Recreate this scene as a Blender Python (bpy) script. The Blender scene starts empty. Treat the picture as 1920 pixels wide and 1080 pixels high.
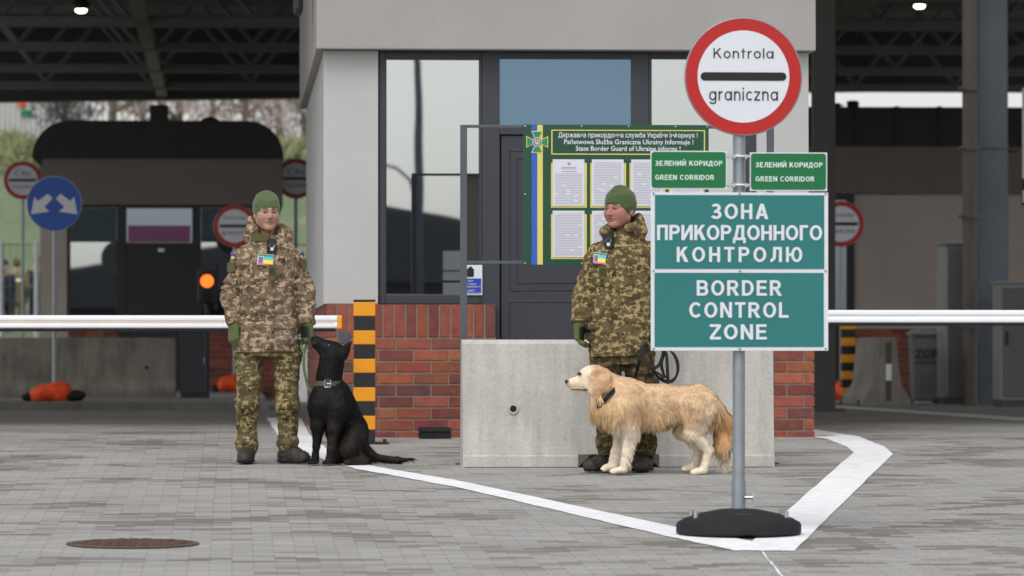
import bpy, bmesh, math, random
import numpy as np
from mathutils import Vector, Matrix, Euler
random.seed(7); RNG = np.random.default_rng(7)
SC = bpy.context.scene
COL = SC.collection

# ------------------------------------------------------------------ camera, sky, sun, exposure
F = 8400.0                      # focal length in pixels of the 1920 wide photograph
PSI = math.atan(525/F); THE = math.atan(120/F)
CAM = Vector((0, 0, .628))
cd = bpy.data.cameras.new('camera'); cam = bpy.data.objects.new('camera', cd); COL.objects.link(cam)
cd.sensor_width = 36; cd.lens = F*36/1920; cd.clip_start = .5; cd.clip_end = 3000
cam.location = CAM; cam.rotation_euler = (math.pi/2+THE, 0, -PSI)
cd.dof.use_dof = True; cd.dof.focus_distance = 26.6; cd.dof.aperture_fstop = 4.6
SC.camera = cam
W = bpy.data.worlds.new('World'); SC.world = W; W.use_nodes = True
wn = W.node_tree; wn.nodes.clear()
sky = wn.nodes.new('ShaderNodeTexSky'); sky.sky_type = 'NISHITA'; sky.sun_disc = False
SUN_EL, SUN_AZ = math.radians(52), math.radians(200)      # high, behind the camera and a little left
sky.sun_elevation = SUN_EL; sky.sun_rotation = SUN_AZ; sky.air_density = 1.0; sky.dust_density = 2.4; sky.ozone_density = 1
hs = wn.nodes.new('ShaderNodeHueSaturation'); hs.inputs['Saturation'].default_value = .17
bg = wn.nodes.new('ShaderNodeBackground'); bg.inputs['Strength'].default_value = .15
wo = wn.nodes.new('ShaderNodeOutputWorld')
wn.links.new(sky.outputs[0], hs.inputs['Color']); wn.links.new(hs.outputs[0], bg.inputs[0]); wn.links.new(bg.outputs[0], wo.inputs[0])
sl = bpy.data.lights.new('sun', 'SUN'); sl.energy = .5; sl.angle = math.radians(28); sl.color = (1, .97, .93)
so = bpy.data.objects.new('sun', sl); COL.objects.link(so)
sd = Vector((math.sin(SUN_AZ)*math.cos(SUN_EL), math.cos(SUN_AZ)*math.cos(SUN_EL), math.sin(SUN_EL)))
so.rotation_euler = sd.to_track_quat('Z', 'Y').to_euler(); so.location = (0, 0, 30)
SC.view_settings.view_transform = 'Standard'; SC.view_settings.look = 'None'
SC.view_settings.exposure = 0.5; SC.view_settings.gamma = 1
SC.cycles.max_bounces = 8; SC.cycles.sample_clamp_indirect = 4

# ------------------------------------------------------------------ where things stand
RM = cam.rotation_euler.to_matrix()
CR, CU, CF = RM @ Vector((1,0,0)), RM @ Vector((0,1,0)), RM @ Vector((0,0,-1))
def ray(px, py): return CF + CR*((px-960)/F) + CU*((540-py)/F)
def at_d(px, py, d): return CAM + ray(px, py)*d
def at_y(px, py, y):
    r = ray(px, py); return CAM + r*(y/r.y)
CREASE = 33.5
def gz(y): return min(0.0, -.877+.02618*max(y, 0))
def gnd(px, py):
    r = ray(px, py); t = (-.877 - CAM.z)/(r.z - .02618*r.y); p = CAM + r*t
    if p.y > CREASE or t < 0: t = -CAM.z/r.z; p = CAM + r*t
    return p

# ------------------------------------------------------------------ object helpers
def link(o, parent=None):
    COL.objects.link(o)
    if parent is not None: o.parent = parent
    return o
def tag(o, label=None, cat=None, group=None, kind=None):
    if label: o['label'] = label
    if cat: o['category'] = cat
    if group: o['group'] = group
    if kind: o['kind'] = kind
    return o
def thing(name, label, cat, loc=(0,0,0), rz=0, group=None):
    o = bpy.data.objects.new(name, None); o.location = loc; o.rotation_euler = (0,0,rz); o.empty_display_size = .1
    link(o); return tag(o, label, cat, group)
def copy_tree(o, parent=None):
    c = o.copy(); COL.objects.link(c)
    if parent is not None: c.parent = parent
    for ch in list(o.children): copy_tree(ch, c)
    return c

class MB:
    """collects shapes, builds one mesh object"""
    def __init__(s): s.v = []; s.f = []; s.m = []; s.c = []
    def add(s, vs, fs, mi=0, col=(1,1,1)):
        n = len(s.v); s.v += [tuple(v) for v in vs]
        for f in fs: s.f.append([i+n for i in f]); s.m.append(mi); s.c.append(col)
        return s
    def bm(s, b, mi=0, col=(1,1,1)):
        b.verts.index_update()
        s.add([v.co for v in b.verts], [[v.index for v in f.verts] for f in b.faces], mi, col); b.free(); return s
    def box(s, lo, hi, bev=0, mi=0, rot=None, col=(1,1,1), seg=2):
        b = bmesh.new(); bmesh.ops.create_cube(b, size=1)
        lo, hi = Vector(lo), Vector(hi); c = (lo+hi)/2; d = hi-lo
        for v in b.verts: v.co = Vector((v.co.x*d.x, v.co.y*d.y, v.co.z*d.z))
        if bev: bmesh.ops.bevel(b, geom=b.edges[:], offset=bev, segments=seg, affect='EDGES', profile=.6)
        for v in b.verts: v.co = (rot @ v.co if rot else v.co) + c
        return s.bm(b, mi, col)
    def prism(s, pts, y0, y1, axis='y', mi=0, bev=0, col=(1,1,1)):
        """polygon (a,b) extruded: axis y -> (x,z); axis x -> (y,z); axis z -> (x,y)"""
        b = bmesh.new()
        mk = {'y': lambda a, c, t: (a, t, c), 'x': lambda a, c, t: (t, a, c), 'z': lambda a, c, t: (a, c, t)}[axis]
        f0 = b.faces.new([b.verts.new(mk(a, c, y0)) for a, c in pts])
        r = bmesh.ops.extrude_face_region(b, geom=[f0])
        d = Vector(mk(0, 0, y1-y0)) if True else None
        for e in r['geom']:
            if isinstance(e, bmesh.types.BMVert): e.co += d
        bmesh.ops.recalc_face_normals(b, faces=b.faces[:])
        if bev: bmesh.ops.bevel(b, geom=b.edges[:], offset=bev, segments=2, affect='EDGES')
        return s.bm(b, mi, col)
    def tube(s, pts, r, n=10, mi=0, cap=True, flat=None, col=(1,1,1)):
        pts = [Vector(p) for p in pts]; rs = r if isinstance(r, (list, tuple)) else [r]*len(pts)
        vs, fs = [], []; up = None
        for i, p in enumerate(pts):
            t = (pts[min(i+1, len(pts)-1)]-pts[max(i-1, 0)]).normalized()
            if up is None: up = Vector((0,0,1)) if abs(t.z) < .9 else Vector((0,1,0))
            a = t.cross(up).normalized() if t.cross(up).length > 1e-4 else Vector((1,0,0)); b = a.cross(t).normalized(); up = b
            fa, fb = flat or (1, 1)
            for k in range(n):
                w = 2*math.pi*k/n; vs.append(p + a*(math.cos(w)*rs[i]*fa) + b*(math.sin(w)*rs[i]*fb))
        for i in range(len(pts)-1):
            for k in range(n):
                k2 = (k+1) % n; fs.append((i*n+k, i*n+k2, (i+1)*n+k2, (i+1)*n+k))
        if cap: fs += [tuple(range(n-1, -1, -1)), tuple(range((len(pts)-1)*n, len(pts)*n))]
        return s.add(vs, fs, mi, col)
    def ribbon(s, pts, w, th=.0025, side=Vector((1,0,0)), mi=0):
        """flat strap of width w along pts, its width towards `side`"""
        pts = [Vector(p) for p in pts]; vs, fs = [], []
        for i, p in enumerate(pts):
            t = (pts[min(i+1, len(pts)-1)]-pts[max(i-1, 0)]).normalized()
            sd_ = side[i] if isinstance(side, list) else side
            a = (sd_ - t*sd_.dot(t)).normalized(); n = a.cross(t)
            vs += [p+a*w/2+n*th, p-a*w/2+n*th, p-a*w/2-n*th, p+a*w/2-n*th]
        for i in range(len(pts)-1):
            for k in range(4):
                k2 = (k+1) % 4; fs.append((i*4+k, i*4+k2, i*4+4+k2, i*4+4+k))
        L = len(vs)-4; fs += [(3,2,1,0), (L, L+1, L+2, L+3)]
        return s.add(vs, fs, mi)
    def lathe(s, prof, n=32, c=(0,0,0), mi=0, axis='z', caps=True):
        c = Vector(c); vs, fs = [], []
        for r, z in prof:
            for k in range(n):
                a = 2*math.pi*k/n
                p = (math.cos(a)*r, math.sin(a)*r, z) if axis == 'z' else (math.cos(a)*r, z, math.sin(a)*r)
                vs.append(c+Vector(p))
        for i in range(len(prof)-1):
            for k in range(n):
                k2 = (k+1) % n; f = (i*n+k, i*n+k2, (i+1)*n+k2, (i+1)*n+k)
                fs.append(f if axis == 'z' else f[::-1])
        a_, b_ = tuple(range(n)), tuple(range((len(prof)-1)*n, len(prof)*n))
        if caps and prof[0][0] > 1e-5: fs.append(a_[::-1] if axis == 'z' else a_)
        if caps and prof[-1][0] > 1e-5: fs.append(b_ if axis == 'z' else b_[::-1])
        return s.add(vs, fs, mi)
    def poly(s, pts, mi=0): return s.add(pts, [tuple(range(len(pts)))], mi)
    def build(s, name, mats, parent=None, smooth=False, autos=True, loc=None, colors=False):
        me = bpy.data.meshes.new(name); me.from_pydata(s.v, [], s.f)
        for m in (mats if isinstance(mats, (list, tuple)) else [mats]): me.materials.append(m)
        me.polygons.foreach_set('material_index', s.m)
        if colors:
            ca = me.color_attributes.new('tint', 'FLOAT_COLOR', 'CORNER'); k = 0
            arr = np.ones((len(me.loops), 4), np.float32)
            for f, c in zip(s.f, s.c): arr[k:k+len(f), :3] = c; k += len(f)
            ca.data.foreach_set('color', arr.ravel())
        if smooth:
            me.polygons.foreach_set('use_smooth', [True]*len(me.polygons))
            if autos: me.set_sharp_from_angle(angle=math.radians(38))
        me.update()
        o = bpy.data.objects.new(name, me); link(o, parent)
        if loc is not None: o.location = loc
        return o
def npmesh(name, V, Fc, mats, parent=None, mi=None, attrs=None, smooth=True):
    me = bpy.data.meshes.new(name); me.from_pydata(V.tolist(), [], Fc.tolist())
    for m in (mats if isinstance(mats, (list, tuple)) else [mats]): me.materials.append(m)
    if mi is not None: me.polygons.foreach_set('material_index', np.asarray(mi, np.int32))
    for nm, a in (attrs or {}).items():
        ca = me.color_attributes.new(nm, 'FLOAT_COLOR', 'POINT')
        b = np.ones((len(V), 4), np.float32); b[:, :3] = a; ca.data.foreach_set('color', b.ravel())
    if smooth: me.polygons.foreach_set('use_smooth', [True]*len(me.polygons))
    me.update(); return link(bpy.data.objects.new(name, me), parent)

# ------------------------------------------------------------------ materials
def lin(r, g, b):
    f = lambda c: (c/255/12.92) if c <= 10 else ((c/255+.055)/1.055)**2.4
    return (f(r), f(g), f(b), 1)
class NT:
    def __init__(s, name):
        s.mat = bpy.data.materials.new(name); s.mat.use_nodes = True; s.t = s.mat.node_tree; s.t.nodes.clear()
        s.out = s.n('OutputMaterial'); s.bsdf = s.n('BsdfPrincipled'); s.l(s.bsdf, 0, s.out, 0)
    def n(s, ty, **kw):
        nd = s.t.nodes.new('ShaderNode'+ty)
        for k, v in kw.items(): setattr(nd, k, v)
        return nd
    def l(s, a, i, b, j): s.t.links.new(a.outputs[i], b.inputs[j])
    def obj(s): return s.n('TexCoord'), 'Object'
    def noise(s, scale, detail=4, rough=.55, vec=None, dist=0):
        nd = s.n('TexNoise'); nd.inputs['Scale'].default_value = scale; nd.inputs['Detail'].default_value = detail
        nd.inputs['Roughness'].default_value = rough; nd.inputs['Distortion'].default_value = dist
        if vec is None: tc, o = s.obj(); vec = (tc, o)
        s.l(vec[0], vec[1], nd, 'Vector'); return nd
    def ramp(s, src, stops, const=False, out=0):
        r = s.n('ValToRGB'); r.color_ramp.interpolation = 'CONSTANT' if const else 'LINEAR'
        e = r.color_ramp.elements
        while len(e) < len(stops): e.new(.5)
        for el, (p, c) in zip(e, stops): el.position = p; el.color = c if len(c) == 4 else (*c, 1)
        s.l(src, out, r, 0); return r
    def math(s, op, a, b=None, c=None):
        m = s.n('Math', operation=op)
        for i, v in enumerate((a, b, c)):
            if v is None: continue
            if isinstance(v, (int, float)): m.inputs[i].default_value = v
            else: s.l(v[0], v[1], m, i)
        return (m, 0)
    def mix(s, fac, a, b, blend='MIX'):
        m = s.n('Mix', data_type='RGBA', blend_type=blend)
        for k, v in ((0, fac), (6, a), (7, b)):
            if isinstance(v, (int, float)): m.inputs[k].default_value = v
            elif isinstance(v, tuple) and len(v) == 2 and hasattr(v[0], 'outputs'): s.l(v[0], v[1], m, k)
            else: m.inputs[k].default_value = v
        return (m, 2)
    def bump(s, src, strength=.3, dist=.01, out=0):
        b = s.n('Bump'); b.inputs['Strength'].default_value = strength; b.inputs['Distance'].default_value = dist
        s.l(src, out, b, 'Height'); s.l(b, 0, s.bsdf, 'Normal'); return b
    def set(s, **kw):
        for k, v in kw.items():
            k = k.replace('_', ' ')
            if isinstance(v, tuple) and len(v) == 2 and hasattr(v[0], 'outputs'): s.l(v[0], v[1], s.bsdf, k)
            else: s.bsdf.inputs[k].default_value = v
        return s
def mat_plain(name, c, rough=.6, metal=0, var=.12, scale=6, bump=0, bscale=60, spec=.4, fine=0):
    """slightly uneven single-colour surface"""
    t = NT(name); n = t.noise(scale, 5, .6)
    d = tuple(x*(1-var) for x in c[:3])+(1,); u = tuple(min(1, x*(1+var)) for x in c[:3])+(1,)
    r = t.ramp(n, [(.3, d), (.7, u)]); t.set(Base_Color=(r, 0), Roughness=rough, Metallic=metal)
    t.bsdf.inputs['Specular IOR Level'].default_value = spec
    if bump: t.bump(t.noise(bscale, 4, .6), bump, .004)
    return t.mat
def mat_emit(name, c, st):
    t = NT(name); t.set(Base_Color=c, Emission_Color=c, Emission_Strength=st); return t.mat
def mat_glass(name, tint, dark, fac, rough=.015, wav=.0):
    t = NT(name); g = t.n('BsdfGlossy'); g.inputs['Color'].default_value = tint; g.inputs['Roughness'].default_value = rough
    d = t.n('BsdfDiffuse'); d.inputs['Color'].default_value = dark
    m = t.n('MixShader'); m.inputs[0].default_value = fac; t.l(d, 0, m, 1); t.l(g, 0, m, 2); t.l(m, 0, t.out, 0)
    if wav:
        b = t.n('Bump'); b.inputs['Strength'].default_value = wav; b.inputs['Distance'].default_value = .02
        t.l(t.noise(1.6, 1, .4), 0, b, 'Height'); t.l(b, 0, g, 'Normal')
    return t.mat
def mat_tint(name, rough=.85, scale=25, bump=.3, attr='tint', var=.25, spec=.3, bscale=80):
    """colour kept per piece in an attribute, with grain"""
    t = NT(name); a = t.n('VertexColor', layer_name=attr); n = t.noise(scale, 4, .6)
    r = t.ramp(n, [(.25, (1-var,)*3), (.75, (1+var*.6,)*3)])
    t.set(Base_Color=t.mix(1.0, (a, 0), (r, 0), 'MULTIPLY'), Roughness=rough); t.bsdf.inputs['Specular IOR Level'].default_value = spec
    if bump: t.bump(t.noise(bscale, 3, .6), bump, .003)
    return t.mat
def mat_concrete(name, c, dirt=.5, rough=.9, lo=.72, hi=1.14):
    t = NT(name); tc, o = t.obj(); n1 = t.noise(2.2, 6, .62); n2 = t.noise(45, 3, .6)
    r = t.ramp(n1, [(.3, tuple(x*lo for x in c[:3])), (.5, c), (.72, tuple(min(1, x*hi) for x in c[:3]))])
    mp = t.n('Mapping'); mp.inputs['Scale'].default_value = (9, 9, .7); t.l(tc, o, mp, 'Vector')
    st = t.ramp(t.noise(1, 4, .6, vec=(mp, 0)), [(.4, (1,)*3), (.75, (1-.28*dirt,)*3)])
    f = t.ramp(n2, [(.25, (.86,)*3), (.6, (1.04,)*3)])
    a = t.mix(1.0, (r, 0), (st, 0), 'MULTIPLY'); a = t.mix(1.0, a, (f, 0), 'MULTIPLY')
    pit = t.ramp(t.noise(70, 1, .3), [(.2, (.68,)*3), (.26, (1,)*3)]); a = t.mix(1.0, a, (pit, 0), 'MULTIPLY')
    t.set(Base_Color=a, Roughness=rough); t.bump(n2, .25, .004); return t.mat
def mat_stucco(name, c):
    t = NT(name); n1 = t.noise(1.3, 5, .6); n2 = t.noise(190, 2, .6)
    r = t.ramp(n1, [(.3, tuple(x*.94 for x in c[:3])), (.7, tuple(x*1.05 for x in c[:3]))])
    g = t.ramp(n2, [(.3, (.88,)*3), (.65, (1.05,)*3)])
    t.set(Base_Color=t.mix(1.0, (r, 0), (g, 0), 'MULTIPLY'), Roughness=.95); t.bump(n2, .5, .004); return t.mat
def mat_camo(name, cols, px=.009, s1=9, seed=0.0):
    """digital camouflage: noise read on a pixel grid"""
    t = NT(name); tc, o = t.obj()
    sn = t.n('VectorMath', operation='SNAP'); sn.inputs[1].default_value = (px, px, px); t.l(tc, o, sn, 0)
    mp = t.n('Mapping'); mp.inputs['Location'].default_value = (seed, seed*.7, seed*1.3); mp.inputs['Scale'].default_value = (.8, .8, 1.25); t.l(sn, 0, mp, 'Vector')
    a = t.noise(s1, 2.0, .62, vec=(mp, 0), dist=.25); b = t.noise(s1*2.1, 2.5, .66, vec=(mp, 0), dist=.2)
    mp2 = t.n('Mapping'); mp2.inputs['Location'].default_value = (3+seed, 8, 1); t.l(sn, 0, mp2, 'Vector')
    c = t.noise(s1*1.7, 2.5, .65, vec=(mp2, 0))
    base = t.ramp(a, [(0, cols[0]), (.47, cols[1])], True)
    lt = t.ramp(b, [(0, (0,)*3), (.545, (1,)*3)], True)
    dk = t.ramp(c, [(0, (0,)*3), (.635, (1,)*3)], True)
    m = t.mix((lt, 0), (base, 0), cols[2]); m = t.mix((dk, 0), m, cols[3])
    g = t.ramp(t.noise(14, 3, .6), [(.3, (.85,)*3), (.7, (1.1,)*3)]); m = t.mix(1.0, m, (g, 0), 'MULTIPLY')
    t.set(Base_Color=m, Roughness=.92); t.bsdf.inputs['Specular IOR Level'].default_value = .15
    t.bump(t.noise(24, 5, .65, dist=.8), .75, .008); return t.mat

GREY_STEEL = mat_plain('galvanised_steel', lin(150, 156, 162), .42, .75, .1, 14, .08)
DARK_FRAME = mat_plain('anthracite_frame', lin(54, 57, 64), .45, 0, .06, 3)
BLACK_RUBBER = mat_plain('black_rubber', lin(25, 25, 27), .8, 0, .35, 20, .5, 120)
BLACK_PAINT = mat_plain('black_paint', lin(34, 33, 36), .5, 0, .1)
YELLOW = mat_plain('yellow_paint', lin(226, 150, 18), .5, 0, .06)
WHITE = mat_plain('white_paint', lin(235, 236, 238), .45, 0, .03)
WHITE_SIGN = mat_plain('white_sign_film', lin(210, 213, 219), .35, 0, .02)
BLACK_FILM = mat_plain('black_sign_film', lin(22, 22, 26), .4, 0, .05)
RED_SIGN = mat_plain('red_sign_film', lin(172, 28, 24), .35, 0, .05, 2)
TEAL = mat_plain('teal_sign_film', lin(36, 112, 111), .4, 0, .04, 2)
GREEN_SIGN = mat_plain('green_sign_film', lin(12, 104, 58), .4, 0, .04, 2)
GREEN_BOARD = mat_plain('green_board_film', lin(26, 72, 50), .4, 0, .04, 2)
YEL_BOARD = mat_plain('yellow_board_film', lin(210, 198, 104), .45, 0, .03)
BLUE_BOARD = mat_plain('blue_board_film', lin(46, 90, 186), .45, 0, .03)
BLUE_SIGN = mat_plain('blue_sign_film', lin(28, 84, 170), .4, 0, .05)
ORANGE = mat_plain('orange_fabric', lin(236, 84, 36), .8, 0, .2, 12, .4, 30)
GLASS = mat_glass('window_glass', (.47, .495, .49, 1), (.05, .055, .057, 1), .92, .012, .012)
GLASS_DARK = mat_glass('dark_window_glass', (.34, .40, .46, 1), (.03, .045, .06, 1), .45, .02, .02)
GLASS_BLUE = mat_glass('blue_window_glass', (.17, .26, .35, 1), (.045, .09, .13, 1), .60, .02, .02)
STUCCO = mat_stucco('light_stucco', lin(182, 181, 180))
STUCCO2 = mat_stucco('grey_stucco', lin(158, 155, 153))
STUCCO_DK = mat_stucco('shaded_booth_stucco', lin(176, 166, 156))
CONC = mat_concrete('barrier_concrete', lin(190, 187, 180), 1.0, .9, .85, 1.08)
CONC2 = mat_concrete('old_concrete', lin(150, 144, 134), 1)
BRICK = mat_tint('clinker_brick', .8, 18, .35, var=.3)
ROOF_BLACK = mat_plain('black_roof_membrane', lin(40, 39, 42), .7, 0, .15, 3)
STEEL_DK = mat_plain('dark_canopy_steel', lin(112, 110, 109), .6, .2, .1, 3)
STEEL_BL = mat_plain('blue_grey_steel', lin(112, 120, 128), .5, .2, .08, 3)
DECK = mat_plain('canopy_deck', lin(124, 122, 122), .75, 0, .1, 2)
CAB = mat_plain('grey_cabinet_paint', lin(150, 152, 150), .5, 0, .05, 3)
CHROME = mat_plain('steel_bolt', lin(190, 192, 196), .3, .9, .08)

# ------------------------------------------------------------------ lettering
def glyphs(s, bold=.0, space=1.0):
    cu = bpy.data.curves.new('t', 'FONT'); cu.body = s; cu.size = 1; cu.offset = bold; cu.space_character = space; cu.resolution_u = 3
    o = bpy.data.objects.new('t', cu); COL.objects.link(o)
    dg = bpy.context.evaluated_depsgraph_get(); me = bpy.data.meshes.new_from_object(o.evaluated_get(dg))
    vs = [(v.co.x, v.co.y) for v in me.vertices]; fs = [tuple(p.vertices) for p in me.polygons]
    bpy.data.objects.remove(o); bpy.data.curves.remove(cu); bpy.data.meshes.remove(me)
    return vs, fs
def lettering_small(mb, s, x0, x1, zb, zt, y, bold=.0, space=1.0, mi=0):
    """one line of small print facing -Y filling x0..x1; zb = base line, zt = cap height"""
    vs, fs = glyphs(s, bold, space); xs = [v[0] for v in vs]
    a, b = min(xs), max(xs); sx_ = (x1-x0)/(b-a); sz_ = (zt-zb)/.70
    mb.add([(x0+(v[0]-a)*sx_, y, zb+v[1]*sz_) for v in vs], fs, mi)
def sans(ch, t):
    """upright sans letter: list of polygons in a unit-high box, and its width"""
    h = t*.86; P = []
    def R(a, b, c, d): P.append([(a, b), (c, b), (c, d), (a, d)])
    def ring(cx, cy, rx, ry, a0=0, a1=360, n=22):
        for k in range(n):
            u, v = math.radians(a0+(a1-a0)*k/n), math.radians(a0+(a1-a0)*(k+1)/n); q = (rx-t, ry-h)
            P.append([(cx+rx*math.cos(u), cy+ry*math.sin(u)), (cx+rx*math.cos(v), cy+ry*math.sin(v)), (cx+q[0]*math.cos(v), cy+q[1]*math.sin(v)), (cx+q[0]*math.cos(u), cy+q[1]*math.sin(u))])
    def bowl(y0, y1, w_, k=1.05):
        ry = (y1-y0)/2; rx = min(ry*k, w_-t-.02); xc = w_-rx; R(t, y0, xc, y0+h); R(t, y1-h, xc, y1); ring(xc, (y0+y1)/2, rx, ry, -90, 90, 14)
    tw = t*1.13; V = lambda x: R(x, 0, x+t, 1); c = ch; xh = .72
    eq = {'З':'3','О':'O','Н':'H','А':'A','Р':'P','К':'K','Т':'T','Е':'E','В':'B','С':'C'}; c = eq.get(c, c)
    w = .74
    if c == 'O': w = .86; ring(.43, .5, .43, .5, n=36)
    elif c == 'H': V(0); V(w-t); R(t, .5-h/2, w-t, .5+h/2)
    elif c == 'A': w = .84; P.append([(0,0),(tw,0),(w/2+tw/2,1),(w/2-tw/2,1)]); P.append([(w-tw,0),(w,0),(w/2+tw/2,1),(w/2-tw/2,1)]); R(.2, .20, w-.2, .20+h)
    elif c == 'П': V(0); V(w-t); R(t, 1-h, w-t, 1)
    elif c in 'PR': 
        w = .72; V(0); bowl(.40, 1, w)
        if c == 'R': w = .78; P.append([(.28,.44),(.28+tw,.46),(w+.02,0),(w+.02-tw*1.1,0)])
    elif c in 'ИЙ':
        w = .78; V(0); V(w-t); P.append([(t*.5,0),(t*1.1,0),(t*1.1,.12),(w-t*.5,1),(w-t*1.1,1),(w-t*1.1,.88),(t*.5,.12)][:0] or [(0,0),(tw*.95,0),(w,1),(w-tw*.95,1)])
        if c == 'Й': ring(w/2, 1.30, .2, .2, 200, 340, 8)
    elif c == 'N': w = .78; V(0); V(w-t); P.append([(0,1),(tw*.95,1),(w,0),(w-tw*.95,0)])
    elif c == 'K': w = .76; V(0); P.append([(t,.33),(t,.33+t*1.42),(w-.02-t*1.32,1),(w-.02,1)]); P.append([(.27,.53),(.27+t*.79,.53+t*.84),(w+.03,0),(w+.03-t*1.32,0)])
    elif c == 'Д': w = .88; R(0, 0, w, h); R(0, -.2, t*.85, 0); R(w-t*.85, -.2, w, 0); R(.24, 1-h, w-.1, 1); R(w-.1-t, h, w-.1, 1-h); P.append([(.09,h),(.09+t,h),(.24+t*.95,1-h),(.24,1-h)])
    elif c == 'Г': w = .58; V(0); R(t, 1-h, w, 1)
    elif c == 'Л': w = .78; V(w-t); R(.19, 1-h, w-t, 1); P.append([(.19,1-h),(.19+t,1-h),(.18+t,.45),(.17+t*.9,.2),(.10,.0),(.0,.0),(.0,h),(.07,h+.03),(.16,.3)])
    elif c == 'Ю': w = 1.1; V(0); R(t, .5-h/2, .42, .5+h/2); ring(.72, .5, .38, .5, n=34)
    elif c == '3': w = .68; ring(.32, .73, .31, .27, -90, 155, 20); ring(.33, .285, .35, .285, -158, 90, 22); R(.20, .565-h, .33, .565)
    elif c == 'B': w = .76; V(0); bowl(.5-h/2, 1, w-.04); bowl(0, .5+h/2, w)
    elif c == 'D': w = .78; V(0); bowl(0, 1, w, .86)
    elif c == 'E': w = .68; V(0); R(t, 0, w, h); R(t, 1-h, w-.02, 1); R(t, .52-h/2, w-.06, .52+h/2)
    elif c == 'C': w = .80; ring(.43, .5, .43, .5, 42, 318, 30)
    elif c == 'G': w = .84; ring(.43, .5, .43, .5, 42, 345, 30); R(.46, .40, .85, .40+h); R(.85-t, .12, .85, .40)
    elif c == 'T': w = .70; R(0, 1-h, w, 1); R(w/2-t/2, 0, w/2+t/2, 1-h)
    elif c == 'L': w = .64; V(0); R(t, 0, w, h)
    elif c == 'Z': w = .70; R(0, 1-h, w, 1); R(0, 0, w, h); P.append([(0,h),(tw,h),(w,1-h),(w-tw,1-h)])
    elif c == 'I': w = t; V(0)
    elif c == 'o': w = .66; ring(.33, .36, .33, .36)
    elif c == 'a': w = .68; ring(.33, .36, .33, .36); R(w-t, 0, w, xh)
    elif c == 'g': w = .68; ring(.33, .36, .33, .36); R(w-t, -.06, w, xh); ring(.34, -.06, .34, .22, 195, 360, 12)
    elif c == 'n': w = .60; R(0, 0, t, xh); ring(.30, .42, .30, .30, 0, 180, 14); R(w-t, 0, w, .42)
    elif c == 'u': w = .60; R(0, .3, t, xh); ring(.30, .30, .30, .30, 180, 360, 14); R(w-t, 0, w, xh)
    elif c == 'e': w = .66; ring(.33, .36, .33, .36, 0, 320); R(.05, .36-h/2, .66, .36+h/2)
    elif c == 't': w = .42; R(.13, 0, .13+t, .95); R(0, xh-h, .13, xh); R(.13+t, xh-h, w, xh)
    elif c == 'r': w = .38; R(0, 0, t, xh); ring(.34, .38, .34, .34, 80, 175, 8)
    elif c in 'lł': 
        w = t; R(0, 0, t, 1)
        if c == 'ł': P.append([(-.12,.44),(-.12,.56),(t+.12,.68),(t+.12,.56)])
    elif c == 'i': w = t; R(0, 0, t, xh); R(0, .86, t, 1)
    elif c == 'c': w = .58; ring(.33, .36, .33, .36, 45, 315, 18)
    elif c == 'z': w = .54; R(0, xh-h, w, xh); R(0, 0, w, h); P.append([(0,h),(tw,h),(w,xh-h),(w-tw,xh-h)])
    elif c == ' ': w = .30
    return P, w
def lettering(mb, s, x0, x1, zb, zt, y, t=.19, gap=.16, mi=0):
    """one line facing -Y filling x0..x1; zb = base line, zt = cap height"""
    x = 0; L = []
    for ch in s:
        P, w = sans(ch, t); L.append((x, P)); x += w+gap
    sx_ = (x1-x0)/(x-gap); sz_ = zt-zb; n = 0
    for ox, P in L:
        for pg in P: mb.add([(x0+(ox+a)*sx_, y-.00004*(n % 40), zb+b*sz_) for a, b in pg], [tuple(range(len(pg)))], mi); n += 1
def disc(r, n=64, cx=0, cz=0, y=0, a0=0): return [(cx+r*math.cos(2*math.pi*k/n+a0), y, cz+r*math.sin(2*math.pi*k/n+a0)) for k in range(n)]
def rrect(x0, x1, z0, z1, r, n=6):
    p = []
    for cx, cz, a in ((x1-r, z0+r, -90), (x1-r, z1-r, 0), (x0+r, z1-r, 90), (x0+r, z0+r, 180)):
        for k in range(n+1): w = math.radians(a+90*k/n); p.append((cx+r*math.cos(w), cz+r*math.sin(w)))
    return p

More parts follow.
